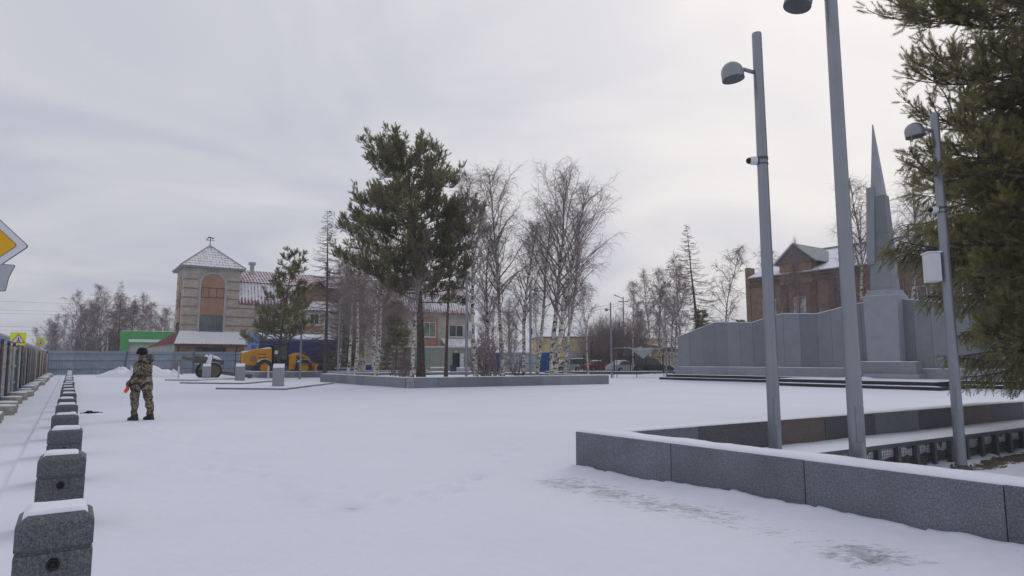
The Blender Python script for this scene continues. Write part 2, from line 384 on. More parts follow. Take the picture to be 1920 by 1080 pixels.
def ground_z(u, v):
    bare = dirt = 0.0
    a, b = pit(u, v)
    d = math.hypot(u, v)
    fade = 1/(1+(d/60)**2)
    z = (0.014*fbm(u*0.45, v*0.45, 3.1) + 0.007*fbm(u*2.2, v*1.2, 7.7))*min(1, 12/(6+d)+0.3)
    if a > 0.2 and b > 0.2:                                   # inside the pit
        if b < 1.26:
            z += 0.075
        elif b < 1.32:
            z += 0.075 - 0.415*(b-1.26)/0.06
        else:
            s_ = sstep(11.0, 16, u)
            z += -0.34 + 0.05*fbm(u*1.1, v*1.1, 5) + 0.05*fbm(u*4, v*4, 9)*(0.3+s_) + 0.22*s_*sstep(1.6, 3.4, b)
            dirt = 0.74*math.exp(-((u-14.0)**2/1.6 + (v-4.7)**2/0.35)) + 0.75*math.exp(-((u-12.6)**2/0.6 + (v-4.75)**2/0.25)) + 0.9*math.exp(-((u-15.4)**2/5 + (v-4.75)**2/0.55)) + 0.9*math.exp(-((u-17)**2/6 + (v-3.6)**2/0.9)) + 0.8*math.exp(-((u-18)**2/8+(v-3.0)**2/3))
    elif not (a > -0.05 and b > -0.05):
        if b > -0.1 and a < 0.1:                              # drift against the front of the wall
            al = v
            h = 0.055 + 0.035*fbm(al*0.9, 1.7) + 0.018*fbm(al*4, 3.3) + 0.02*sstep(6.5, 4.5, al)
            z += max(0.0, h)*math.exp(-(max(0, -a)/0.34)**1.5)
        bare += 1.12*math.exp(-(((a+0.95)/0.80)**2))*sstep(7.3, 6.5, v)*sstep(0.5, 2.0, v)*(0.62+0.38*sstep(2.5, 4.5, v))
        bare += 0.6*math.exp(-((u-5.6)**2/0.35+(v-7.75)**2/0.25))
        bare += 1.0*math.exp(-((u-2.45)**2/0.30+(v-6.5)**2/0.12)) + 0.95*math.exp(-((u-2.15)**2/0.1+(v-7.5)**2/0.3))
        bare += 0.95*math.exp(-((u-3.77)**2/0.2+(v-6.7)**2/0.05)) + 0.95*math.exp(-((u-4.5)**2/0.25+(v-7.35)**2/0.06))
        bare += 0.6*math.exp(-((u-5.15)**2/0.3+(v-2.7)**2/0.15))
        z -= 0.012*min(1, bare)*(1+fbm(u*5, v*5))
        for (x, y) in PRINTS:
            q = ((u-x)*0.8+(v-y)*0.6)**2/0.02 + ((v-y)*0.8-(u-x)*0.6)**2/0.006
            if q < 5: z += -0.042*math.exp(-q) + 0.012*math.exp(-((math.sqrt(q)-1.7)/0.5)**2)
    if u < -0.53:
        z -= 0.035*sstep(-0.53, -0.58, u) - 0.02*fbm(u*1.5, v*0.6, 11)*fade
        dirt += 0.35*math.exp(-((u+0.555)/0.022)**2)
    if u < -40 or v > 140 or u > 110:
        z += 0.0
    return z, bare, dirt
def lines(segs):
    out = []
    for a, b, st in segs:
        n = max(1, int(round((b-a)/st))); out += [a + (b-a)*i/n for i in range(n)]
    return out + [segs[-1][1]]
US = lines([(-900,-100,100),(-100,-20,10),(-20,-2.1,1.5),(-2.1,-0.66,0.12),(-0.66,-0.46,0.025),(-0.46,7.1,0.06),(7.1,20,0.13),(20,45,0.8),(45,140,6),(140,1300,120)])
VS = lines([(-200,-20,30),(-20,-1,1.5),(-1,0.6,0.25),(0.6,11,0.06),(11,14,0.09),(14,20,0.18),(20,46,0.5),(46,130,3),(130,1500,120)])
GV = []; GB = []; GD = []
for v in VS:
    for u in US:
        z, b, d = ground_z(u, v); GV.append((u, v, z)); GB.append(b); GD.append(d)
nu, nv = len(US), len(VS)
idx = np.arange(nu*nv).reshape(nv, nu)
Q = np.stack([idx[:-1,:-1], idx[:-1,1:], idx[1:,1:], idx[1:,:-1]], -1).reshape(-1, 4)
me = np_mesh('ground', GV, Q, None, M['ground'], True, {'bare': GB, 'dirt': GD})
ground = tag(link('ground', me), 'snow covered plaza ground with thin scuffed patches', None, None, 'structure')

# ------------------------------------------------------------------ snow caps
def snow_cap(x0, x1, y0, y1, z, h, seed=0, step=0.06, edge=0.035, sag=0.35):
    nx = max(4, min(160, int((x1-x0)/step))); ny = max(4, min(40, int((y1-y0)/step)))
    xs = [x0+(x1-x0)*i/nx for i in range(nx+1)]; ys = [y0+(y1-y0)*i/ny for i in range(ny+1)]
    mb = MB(); vs = []
    for j, y in enumerate(ys):
        for i, x in enumerate(xs):
            e = min(x-x0, x1-x, y-y0, y1-y)
            k = math.sqrt(max(0, 1-(1-min(1, e/edge))**2))
            hh = h*(1 + sag*fbm(x*2.1+seed, y*2.1, seed*1.3))
            ox = 0.35*edge*fbm(x*6, y*6, seed+5) if e < edge else 0
            vs.append((x, y+ (ox if y0 < y < y1 else 0), z + max(0.002, hh*k)))
    fs = [(j*(nx+1)+i, j*(nx+1)+i+1, (j+1)*(nx+1)+i+1, (j+1)*(nx+1)+i) for j in range(ny) for i in range(nx)]
    # skirt down to the stone
    n0 = len(vs); ring = [i for i in range(nx+1)] + [j*(nx+1)+nx for j in range(1, ny+1)] + [ny*(nx+1)+i for i in range(nx-1, -1, -1)] + [j*(nx+1) for j in range(ny-1, 0, -1)]
    for i in ring: vs.append((vs[i][0], vs[i][1], z-0.004))
    m = len(ring)
    for k in range(m): fs.append((ring[k], n0+k, n0+(k+1) % m, ring[(k+1) % m]))
    return mb.add(vs, fs)

# ------------------------------------------------------------------ granite walls from blocks
def block_wall(name, label, cat, start, end, thick, z0, z1, blen, mats, seed, side=1, snow_h=0.03, gap=0.007, lead=0.0, tail=0.0, group=None, bevel=0.006, step=0.06):
    """straight wall from start to end; thickness to the left (side=1) or right (-1) of the run"""
    s = Vector(start); e = Vector(end); L = (e-s).length; ang = math.atan2(e.y-s.y, e.x-s.x)
    t = thing(name, label, cat, (s.x, s.y, 0), ang, group)
    rng = random.Random(seed); x = lead; k = 0
    y0, y1 = (0, thick) if side > 0 else (-thick, 0)
    while x < L - 0.05 - tail:
        x2 = min(x+blen, L-tail)
        m = mats[k % len(mats)] if not callable(mats) else mats(k, rng)
        jy = rng.uniform(-0.004, 0.004)
        MB().box(x+gap/2, x2-gap/2, y0+jy, y1+jy, z0, z1+rng.uniform(-0.003, 0.003)).build('granite_block', M[m], t, bevel=bevel)
        x = x2; k += 1
    MB().box(lead+0.03, L-tail-0.03, y0+0.03, y1-0.03, z0, z1-0.02).build('core', M['concrete'], t)
    if snow_h:
        snow_cap(lead+0.015, L-tail-0.015, y0+0.02, y1-0.02, z1, snow_h, seed, step).build('snow_cap', M['snow'], t, True)
    return t
PE = WA + Vector((0.063, -0.998))*13.4
block_wall('granite_pit_wall', 'long grey granite block wall, snow topped, bordering the tree pit beside the open plaza', 'wall',
           WA, PE, 0.42, -0.42, 0.49, 1.675, ['granite'], 3, 1, 0.034)
PB = WA + Vector((0.9986, -0.0525))*24
def pit_m(k, rng): return {2: 'granite_brown', 6: 'granite_brown', 5: 'granite_dark', 1: 'granite_dark', 7: 'granite_dark'}.get(k, 'granite_dark' if k % 2 else 'granite')
block_wall('granite_pit_wall', 'dark granite block wall with brown blocks behind the mesh edging of the tree pit', 'wall',
           WA, PB, 0.42, -0.42, 0.486, 1.62, pit_m, 5, -1, 0.02, lead=0.425, step=0.08)

# mesh edging with stub posts, along the pit side of the brown wall
RA = WA + Vector((0.9986, -0.0525))*0.9 + N2*1.39
edg = thing('mesh_edging', 'low steel edging rail with stub posts and wire mesh in the tree pit', 'edging', (RA.x, RA.y, 0), math.atan2(-0.0525, 0.9986))
LR = 15.6
MB().box(0, LR, -0.05, 0.03, 0.035, 0.105).build('top_rail', M['steel_dark'], edg, bevel=0.005)
mb = MB()
nseg = 120
for k in range(nseg):
    x0, x1 = LR*k/nseg, LR*(k+1)/nseg
    a0, a1 = 0.03*fbm(x0*3, 1), 0.03*fbm(x1*3, 1)
    for j in range(4):
        z0_, z1_ = -0.46+j*0.12, -0.46+(j+1)*0.12
        r = lambda x, j: 0.052-0.012*j+0.03*fbm(x*5, j*1.7, 2)
        mb.add([(x0, r(x0,j), z0_),(x1, r(x1,j), z0_),(x1, r(x1,j+1), z1_),(x0, r(x0,j+1), z1_)], [(0,1,2,3)])
mb.build('earth_bank', M['earth'], edg, True)
mb = MB()
for k in range(160):
    x0, x1 = LR*k/160, LR*(k+1)/160
    d0, d1 = -0.10-0.10*abs(fbm(x0*2.3, 4.1)), -0.10-0.10*abs(fbm(x1*2.3, 4.1))
    mb.add([(x0,0.0,d0),(x1,0.0,d1),(x1,0.0,0.034),(x0,0.0,0.034),(x0,0.05,d0-0.02),(x1,0.05,d1-0.02)], [(0,1,2,3),(4,5,1,0)])
mb.build('bank_snow', M['snow'], edg, True)
mb = MB()
for k in range(int(LR/0.05)): mb.box(k*0.05, k*0.05+0.005, -0.012, -0.006, -0.36, 0.05)
for j in range(8): mb.box(0, LR, -0.018, -0.0125, -0.34+j*0.05, -0.335+j*0.05)
o = mb.build('wire_mesh', M['post_grey'], edg); o['kind'] = 'stuff'
for k in range(int(LR/0.6)+1):
    MB().box(k*0.6-0.045, k*0.6+0.045, -0.09, -0.02, -0.5, 0.034).build('stub_post', M['steel_dark'], edg, bevel=0.004)
snow_cap(0, LR, -0.045, 0.025, 0.105, 0.012, 4, 0.1, 0.02).build('snow_cap', M['snow'], edg, True)

# ------------------------------------------------------------------ bollards in the kerb row
def make_bollard():
    t = thing('granite_bollard', 'square grey granite bollard with chamfered snow capped head in the row along the kerb', 'bollard', group='granite bollards along the kerb')
    w = 0.18
    MB().box(-w, w, -w, w, -0.05, 0.455).build('shaft', M['granite_bollard'], t, bevel=0.008)
    MB().box(-w+0.012, w-0.012, -w+0.012, w-0.012, 0.455, 0.475).build('neck', M['granite_bollard'], t)
    c = 0.05; z0, z1, z2 = 0.475, 0.615, 0.655
    mb = MB(); vs = []
    for ww, z in ((w, z0), (w, z1), (w-c, z2)):
        vs += [(-ww,-ww,z),(ww,-ww,z),(ww,ww,z),(-ww,ww,z)]
    mb.add(vs, [(3,2,1,0)] + [(4*i+k, 4*i+(k+1)%4, 4*i+4+(k+1)%4, 4*i+4+k) for i in range(2) for k in range(4)] + [(8,9,10,11)])
    mb.build('head', M['granite_bollard'], t, bevel=0.008)
    snow_cap(-w+0.025, w-0.03, -w+0.045, w-0.02, 0.642, 0.035, 2, 0.02, 0.05).build('snow_cap', M['snow'], t, True)
    for s in (-1, 1):                                   # chain eyes on the two faces along the row
        MY = Matrix.Translation((0, s*w, 0.40)) @ Matrix.Rotation(-s*math.pi/2, 4, 'X')
        e = MB().lathe([(0.028,-0.01),(0.028,0.006),(0.020,0.012),(0.012,0.028),(0.012,0.04)], 14, MY).build('chain_eye', M['black'], t, True)
        pts = [(0.026*math.sin(a), s*(w+0.034), 0.40-0.004+0.026*math.cos(a)) for a in [2*math.pi*i/14 for i in range(15)]]
        MB().tube(pts, 0.0055, 6, False).build('ring', M['black'], e, True)
    return t
b0 = make_bollard()
rng = random.Random(11)
for k in range(23):
    o = b0 if k == 0 else copy_tree(b0)
    o.location = (rng.uniform(-0.012, 0.012)+0.004*k, 4.61+2.68*k, rng.uniform(-0.012, 0.006)); 
    for ch in o.children:
        if ch.name.startswith('snow_cap'): ch.rotation_euler = (0, 0, (k % 4)*math.pi/2); ch.scale = (rng.uniform(0.88, 1.0), rng.uniform(0.88, 1.0), rng.uniform(0.992, 1.004))
    o.rotation_euler = (rng.uniform(-0.008,0.008), rng.uniform(-0.008,0.008), rng.uniform(-0.02, 0.02))

# dropped strap beside the bollards
mb = MB(); rr = random.Random(5)
base = Vector((0.42, 22.3, 0.012)); pts = []
for i in range(26):
    a = i/25; pts.append(base + RIGHT*(a*0.45) + FWD*(0.10*math.sin(a*9)+0.25*(a-0.5)) + Vector((0, 0, 0.035*abs(math.sin(a*14)) if 6 < i < 16 else 0.0)))
mb.tube(pts, [0.022+0.02*(1-abs(i-11)/15) if abs(i-11) < 9 else 0.012 for i in range(26)], 6)
strap = mb.build('strap', M['knit'], None, True)
tag(strap, 'crumpled black strap lying on the snow beside the bollard row', 'strap')

# ------------------------------------------------------------------ light poles
def lamp_head(parent, z, ang, tilt=0.16, arm=0.14):
    """dome-shaped floodlight on a short knuckle; ang = direction from the pole, local"""
    d = Vector((math.cos(ang), math.sin(ang), 0))
    h = link('lamp_head', None, parent) if False else None
    a = MB().tube([d*0.06+Vector((0,0,z-0.06)), d*(0.08+arm*0.5)+Vector((0,0,z-0.03)), d*(0.10+arm)+Vector((0,0,z))], [0.026,0.03,0.026], 10)
    o = a.build('lamp_arm', M['steel'], parent, True)
    C = Matrix.Translation(d*(0.24+arm)+Vector((0,0,z-0.06))) @ Matrix.Rotation(ang, 4, 'Z') @ Matrix.Rotation(tilt, 4, 'Y')
    prof = [(0.150,-0.10),(0.158,-0.095),(0.158,0.0)] + [(0.158*math.cos(i*math.pi/14), 0.158*math.sin(i*math.pi/14)) for i in range(1, 7)] + [(0.012, 0.158)]
    h = MB().lathe(prof, 24, C).build('lamp_housing', M['steel'], parent, auto=40)
    MB().lathe([(0.142,-0.107),(0.142,-0.1005)], 24, C).build('lamp_lens', M['lens'], h)
    MB().lathe([(0.150,-0.112),(0.158,-0.112),(0.158,-0.1003),(0.150,-0.1003)], 24, C).build('lens_ring', M['steel_dark'], h)
def light_pole(loc, h, label, lamps, cams=(), boxes=(), r=0.086, lean=(0, 0), group=None, n=28):
    t = thing('light_pole', label, 'light pole', loc, 0, group); t.rotation_euler = (lean[0], lean[1], 0)
    MB().tube([(0,0,-0.2),(0,0,h*0.5),(0,0,h-0.02),(0,0,h)], [r*1.02, r*0.9, r*0.8, r*0.77], n).build('pole', M['steel'], t, auto=50)
    MB().lathe([(r*1.9,-0.05),(r*1.9,0.025),(r*1.1,0.03),(r*1.08,0.05)], 20).build('base_flange', M['steel_dark'], t, bevel=0.003)
    if n > 20:
        for k in range(6):
            a = k*math.pi/3; MB().lathe([(0.016,0.025),(0.016,0.055)], 6, Matrix.Translation((r*1.55*math.cos(a), r*1.55*math.sin(a), 0))).build('bolt', M['steel_dark'], t)
        fa = math.atan2(-loc[1], -loc[0])+0.5
        Mh = Matrix.Rotation(fa, 3, 'Z'); MB().cbox(Mh @ Vector((r*0.93, 0, 1.15)), (0.03, 0.09, 0.38), Mh).build('access_hatch', M['steel'], t, bevel=0.006)
        for zz_ in (2.35, h*0.72): MB().lathe([(r*0.965-(zz_/h)*r*0.17, -0.004), (r*0.965-(zz_/h)*r*0.17, 0.004)], 24, Matrix.Translation((0,0,zz_))).build('seam', M['steel_dark'], t)
    for z, ang, tilt in lamps: lamp_head(t, z, ang, tilt)
    for z, ang in cams:
        d = Vector((math.cos(ang), math.sin(ang), 0))
        rr_ = r*0.86
        b = MB().lathe([(rr_+0.006,-0.02),(rr_+0.006,0.02)], 20, Matrix.Translation((0,0,z+0.03))); b.lathe([(rr_+0.006,-0.01),(rr_+0.006,0.01)], 20, Matrix.Translation((0,0,z-0.05)))
        br = b.build('camera_bracket', M['steel_dark'], t)
        M_ = Matrix.Translation(d*(rr_+0.01)+Vector((0,0,z))) @ Matrix.Rotation(ang, 4, 'Z') @ Matrix.Rotation(math.pi/2, 4, 'Y')
        MB().lathe([(0.06,0.0),(0.062,0.04),(0.058,0.08),(0.04,0.10)], 18, M_).build('camera_body', M['white_plastic'], t, auto=50)
        M2 = Matrix.Translation(d*(rr_+0.115)+Vector((0,0,z))) 
        MB().lathe([(0.012,-0.045)]+[(0.045*math.cos(i*math.pi/10), 0.045*math.sin(i*math.pi/10)) for i in range(-4, 5)]+[(0.012,0.045)], 16, M2).build('camera_dome', M['black'], t, True)
    for z, ang in boxes:
        d = Vector((math.cos(ang), math.sin(ang), 0))
        Mx = Matrix.Rotation(ang, 3, 'Z')
        bx = MB().cbox(d*(r+0.13)+Vector((0,0,z)), (0.19, 0.30, 0.50), Mx).build('control_box', M['white_plastic'], t, bevel=0.008)
        MB().cbox(d*(r+0.13)+Vector((0,0,z+0.262)), (0.22, 0.33, 0.02), Mx).build('box_snow', M['snow'], bx)
        MB().cbox(d*(r+0.005)+Vector((0,0,z)), (0.06, 0.06, 0.40), Mx).build('box_bracket', M['steel_dark'], bx)
    return t
LEFT = math.atan2(-RIGHT.y, -RIGHT.x)
light_pole((7.99, 5.30, -0.34), 6.60, 'tall grey light pole with dome lamp below its top and a small dome camera', [(6.06, LEFT, 0.12)], [(4.68, LEFT)])
light_pole((7.215, 3.78, -0.34), 6.34, 'thick grey light pole with round floodlight nearest the inside of the granite wall', [(6.20, LEFT, -0.25)], [])
light_pole((12.55, 4.84, -0.30), 6.22, 'grey light pole with control box, half hidden by pine branches in the tree pit', [(5.95, LEFT, 0.12)], [(4.45, LEFT)], [(3.42, LEFT-0.25)])
RGT = LEFT + math.pi
def far_pole(px, D, h, label, lamps, boxes=()):
    p = bearing(px, D)
    return light_pole((p.x, p.y, 0), h, label, lamps, [], boxes, 0.085, n=14)
far_pole(562, 53, 6.7, 'slim grey light pole with no lamp head in front of the blue wagon', [], [])
far_pole(633, 54.5, 6.6, 'slim grey light pole with side lamp at the right end of the blue wagon', [(6.3, LEFT, 0.2), (3.6, LEFT, 0.2)])
far_pole(874, 38.3, 6.75, 'grey light pole with twin lamp heads and control box in the birch planter', [(6.35, LEFT, 0.2), (6.35, RGT, 0.2)], [(3.5, RGT)])
far_pole(995, 42.5, 6.6, 'grey light pole with single right-hand lamp and control box among the birches', [(6.25, RGT, 0.2)], [(3.4, RGT)])
far_pole(1068, 56, 6.6, 'slim grey light pole in front of the ochre building', [(6.3, LEFT, 0.2)])
far_pole(1147, 57.5, 6.7, 'slim grey light pole with small left lamp beside the tarpaulin frame', [(6.1, LEFT, 0.2)])
far_pole(1250, 56, 6.9, 'slim grey light pole behind the tarpaulin frame near the monument wall end', [(6.3, LEFT, 0.2)])

# ------------------------------------------------------------------ monument
MO = Vector((41.15, 19.32)); MR = math.atan2(0.07, 0.998)           # local y runs along the wall (away), local -x faces the plaza
mon = thing('memorial_wall', 'grey granite memorial wall with wavy top on black stone steps', 'monument', (MO.x, MO.y, 0), MR)
prof = [(15.6,3.37),(12.1,4.38),(9.0,4.22),(7.75,4.54),(6.65,4.74),(4.3,4.58),(2.4,4.95),(1.0,5.18),(0,5.35)]
def wtop(y):
    y = abs(y)
    for (a, za), (b, zb) in zip(prof, prof[1:]):
        if b <= y <= a: return za + (zb-za)*(a-y)/(a-b)
    return 3.37
ys = [15.6]
for a, b, n in [(15.6,12.1,3),(12.1,9.0,3),(9.0,6.65,2),(6.65,4.3,2),(4.3,2.4,2),(2.4,0.6,2)]:
    ys += [a + (b-a)*(i+1)/n for i in range(n)]
ysall = ys + [-y for y in reversed(ys)]
rng = random.Random(8)
for a, b in zip(ysall, ysall[1:]):
    jx = rng.uniform(-0.006, 0.006)
    pn = MB().hexa([(jx,b+0.006,1.02),(0.7,b+0.006,1.02),(0.7,a-0.006,1.02),(jx,a-0.006,1.02),(jx,b+0.006,wtop(b)),(0.7,b+0.006,wtop(b)),(0.7,a-0.006,wtop(a)),(jx,a-0.006,wtop(a))]).build('wall_panel', M['granite_far'], mon, bevel=0.006)
    MB().hexa([(-0.02,b,wtop(b)+0.003),(0.72,b,wtop(b)+0.003),(0.72,a,wtop(a)+0.003),(-0.02,a,wtop(a)+0.003),(-0.02,b,wtop(b)+0.045),(0.72,b,wtop(b)+0.045),(0.72,a,wtop(a)+0.045),(-0.02,a,wtop(a)+0.045)]).build('panel_snow', M['snow'], pn)
for k in range(20):
    a = -15.75 + 31.5*k/20; b = a+31.5/20
    MB().box(-0.22, 0.9, a+0.004, b-0.004, 0.40, 1.015).build('plinth_block', M['granite_light'], mon, bevel=0.008)
snow_cap(-0.21, 0.0, -15.74, 15.74, 1.015, 0.035, 3, 0.15, 0.05).build('plinth_snow', M['snow'], mon, True)
MB().box(-0.7, 1.3, -16.2, 16.2, 0.20, 0.40).build('upper_step', M['granite_black'], mon, bevel=0.01)
MB().box(-1.15, 1.7, -16.6, 16.6, -0.1, 0.18).build('lower_step', M['granite_black'], mon, bevel=0.01)
snow_cap(-0.69, -0.22, -16.19, 16.19, 0.402, 0.035, 6, 0.2, 0.05).build('upper_step_snow', M['snow'], mon, True)
snow_cap(-1.14, -0.70, -16.59, 16.59, 0.182, 0.03, 7, 0.2, 0.05).build('lower_step_snow', M['snow'], mon, True)
MB().box(-5.3, -0.71, -4.1, 4.35, 0.205, 0.403).build('upper_podium', M['granite_black'], mon, bevel=0.01)
MB().box(-5.75, -1.16, -4.5, 4.7, -0.1, 0.175).build('lower_podium', M['granite_black'], mon, bevel=0.01)
snow_cap(-5.29, -0.72, -4.09, 4.34, 0.404, 0.04, 9, 0.2, 0.06).build('podium_snow', M['snow'], mon, True)
snow_cap(-5.74, -5.3, -4.49, 4.69, 0.176, 0.035, 10, 0.2, 0.06).build('podium_step_snow', M['snow'], mon, True)

ob = thing('obelisk', 'tall pointed grey obelisk on a square pedestal in front of the memorial wall', 'monument', (MO.x, MO.y, 0), MR)
MB().box(-1.3, -0.24, -2.0, 2.0, 0.46, 0.72).build('base_step', M['granite_light'], ob, bevel=0.01)
MB().box(-1.1, -0.25, -1.85, 1.85, 0.722, 1.42).build('base_block', M['granite_far'], ob, bevel=0.01)
snow_cap(-1.09, -0.26, -1.84, 1.84, 1.42, 0.035, 12, 0.15, 0.05).build('base_snow', M['snow'], ob, True)
MB().hexa([(-0.80,-0.92,1.40),(0.9,-0.92,1.40),(0.9,0.92,1.40),(-0.80,0.92,1.40),(-0.78,-0.98,5.45),(0.9,-0.98,5.45),(0.9,0.98,5.45),(-0.78,0.98,5.45)]).build('pedestal', M['granite_light'], ob, bevel=0.02)
MB().box(-0.72, 0.86, -0.86, 0.86, 5.45, 5.62).build('cornice', M['granite_light'], ob, bevel=0.01)
MB().box(-0.66, 0.82, -0.78, 0.78, 5.62, 5.80).build('cornice', M['granite_light'], ob, bevel=0.01)
snow_cap(-0.77, 0.89, -0.97, 0.97, 5.45, 0.03, 13, 0.15, 0.05).build('pedestal_snow', M['snow'], ob, True)
def frustum(z0, p0, z1, p1):
    return MB().hexa([(x, y, z0) for x, y in p0] + [(x, y, z1) for x, y in p1])
sq = lambda x0, x1, y0, y1: [(x0,y0),(x1,y0),(x1,y1),(x0,y1)]
lv = [5.80, 7.6, 9.3, 11.7]
def shp(z):
    t = (z-5.8)/(11.7-5.8)
    return sq(-0.50+0.16*t, 0.62-0.34*t, -0.66+0.16*t, 0.62-0.32*t)
for a, b in zip(lv, lv[1:]):
    frustum(a+0.006, shp(a), b-0.006, shp(b)).build('shaft_course', M['granite_far'], ob, bevel=0.008)
frustum(7.4, [(-0.62,0.24),(-0.2,0.24),(-0.2,0.70),(-0.62,0.70)], 12.3, [(-0.42,0.06),(-0.15,0.06),(-0.15,0.52),(-0.42,0.52)]).build('blade_rib', M['granite_far'], ob, bevel=0.008)
frustum(11.6, [(-0.33,-0.42),(0.24,-0.42),(0.24,0.34),(-0.33,0.34)], 16.4, [(-0.06,0.02),(0.0,0.02),(0.0,0.07),(-0.06,0.07)]).build('spike', M['granite_light'], ob, bevel=0.004)

# eternal flame star and bowl on the podium
st = thing('flame_star', 'snow dusted bronze five pointed star with a burner bowl on the monument podium', 'memorial star', (MO.x, MO.y, 0.44), MR)
mb = MB(); C0 = Vector((-3.2, 0.6, 0)); vs = [C0+Vector((0,0,0.22))]
for i in range(10):
    a = math.pi*i/5+0.3; r = 1.05 if i % 2 == 0 else 0.42; vs.append(C0+Vector((r*math.cos(a), r*math.sin(a), 0.02 if i % 2 == 0 else 0.05)))
for i in range(10): vs.append(Vector((vs[1+i].x, vs[1+i].y, -0.03)))
mb.add(vs, [(0, 1+i, 1+(i+1)%10) for i in range(10)] + [(1+i, 11+i, 11+(i+1)%10, 1+(i+1)%10) for i in range(10)] + [tuple(range(20, 10, -1))])
mb.build('star', M['snow'], st)
MB().lathe([(0.30,0.12),(0.34,0.16),(0.34,0.24),(0.22,0.26)], 20, Matrix.Translation(C0)).build('burner_ring', M['steel_dark'], st, auto=40)
MB().lathe([(0.16,0.26),(0.24,0.5),(0.30,0.62),(0.26,0.62),(0.18,0.5)], 20, Matrix.Translation(C0)).build('bowl', M['sign_back'], st, auto=40)

# ------------------------------------------------------------------ birch planter and low planters
PC, PRr, PL = Vector((15.29, 32.24)), Vector((28.71, 30.75)), Vector((14.72, 45.4))
block_wall('planter_wall', 'low granite planter wall facing the plaza in front of the tall pine and birches', 'planter', PC, PRr, 0.35, -0.1, 0.56, 1.35, ['granite_far'], 21, 1, 0.03, lead=0.36)
block_wall('planter_wall', 'low granite planter wall running back from the planter corner towards the stone stelae', 'planter', PC, PL, 0.35, -0.1, 0.56, 1.35, ['granite_far'], 22, -1, 0.03, lead=0.36)
cp = thing('planter_corner', 'lighter granite corner block of the birch planter with a round lamp plate', 'planter', (PC.x, PC.y, 0), math.atan2(PRr.y-PC.y, PRr.x-PC.x))
MB().box(-0.012, 0.352, -0.012, 0.352, -0.1, 0.57).build('granite_block', M['granite_light'], cp, bevel=0.008)
for ax in (0, 1):
    MM = Matrix.Translation((0.17, -0.012, 0.30) if ax == 0 else (-0.012, 0.17, 0.30)) @ (Matrix.Rotation(math.pi/2, 4, 'X') if ax == 0 else Matrix.Rotation(-math.pi/2, 4, 'Y'))
    MB().lathe([(0.11,-0.01),(0.11,0.012),(0.10,0.016)], 18, MM).build('round_plate', M['granite_far'], cp)
snow_cap(0.0, 0.34, 0.0, 0.34, 0.57, 0.03, 4).build('snow_cap', M['snow'], cp, True)
PBk = PRr + (PL-PC)
block_wall('planter_wall', 'low granite back wall of the birch planter beyond the trees', 'planter', PL, PBk, 0.35, -0.1, 0.60, 1.5, ['granite_far'], 23, -1, 0.035, lead=0.36, step=0.15, bevel=0)
block_wall('planter_wall', 'short granite side wall of the birch planter near the tarpaulin frame', 'planter', PRr, PBk, 0.35, -0.1, 0.56, 1.5, ['granite_far'], 24, 1, 0.035, lead=0.36, tail=0.36, step=0.15, bevel=0)
def soil(name, pts, z, label, seed):
    a, b, c_, d = [Vector(p) for p in pts]; n = 26; vs = []
    for j in range(n+1):
        for i in range(n+1):
            p = a.lerp(b, i/n).lerp(d.lerp(c_, i/n), j/n); vs.append((p.x, p.y, z + 0.05*fbm(p.x*0.9, p.y*0.9, seed)))
    mb = MB().add(vs, [(j*(n+1)+i, j*(n+1)+i+1, (j+1)*(n+1)+i+1, (j+1)*(n+1)+i) for j in range(n) for i in range(n)])
    return tag(mb.build(name, M['snow'], None, True), label, None, None, 'structure')
soil('planter_snow', [PC+Vector((.2,.2)), PRr+Vector((-.2,.2)), PBk+Vector((-.2,-.2)), PL+Vector((.2,-.2))], 0.40, 'snow filling the birch planter', 2)
block_wall('planter_wall', 'low granite planter wall in front of the yellow machine', 'planter', (13.7, 58.0), (29, 56.4), 0.35, -0.1, 0.52, 1.5, ['granite_far'], 25, 1, 0.04, step=0.15, bevel=0)
block_wall('planter_wall', 'low granite side wall running back beside the yellow machine', 'planter', (13.7, 58.36), (13.3, 63.5), 0.35, -0.1, 0.52, 1.5, ['granite_far'], 26, -1, 0.04, step=0.15, bevel=0)
block_wall('retaining_kerb', 'long dark low wall with snow below the iron fence', 'wall', (43.0, 56.2), (58.5, 45.6), 0.4, -0.1, 0.30, 2.2, ['granite_dark'], 27, 1, 0.06, step=0.2, bevel=0)

# stelae on low slabs
def slab(pts, h, label, seed):
    a, b, c_ = [Vector((*p, 0)) for p in pts]; d = a + (c_-b)
    t = thing('stone_slab', label, 'slab', (b.x, b.y, 0))
    q = [a-b, Vector((0,0,0)), c_-b, d-b]
    MB().extrude([p+Vector((0,0,-0.05)) for p in q], (0,0,h+0.05)).build('slab', M['granite_far'], t)
    n = 22; vs = []
    for j in range(n+1):
        for i in range(n+1):
            e = min(i, n-i, j, n-j)/n
            p = q[1] + (q[2]-q[1])*i/n + (q[0]-q[1])*j/n; vs.append((p.x, p.y, h + 0.003 + 0.035*min(1, e*14)*(1+0.4*fbm(p.x*2, p.y*2, seed))))
    MB().add(vs, [(j*(n+1)+i, (j+1)*(n+1)+i, (j+1)*(n+1)+i+1, j*(n+1)+i+1) for j in range(n) for i in range(n)]).build('snow_cover', M['snow'], t, True)
slab([(6.41,36.77),(9.15,33.77),(14.2,41.0)], 0.085, 'low granite slab carrying the largest plain stele', 1)
slab([(6.06,47.3),(9.21,43.59),(12.4,48.2)], 0.085, 'low granite slab carrying the middle plain stele', 2)
slab([(6.04,55.05),(8.22,52.3),(12.2,57.2)], 0.085, 'low granite slab in front of the field gun', 3)
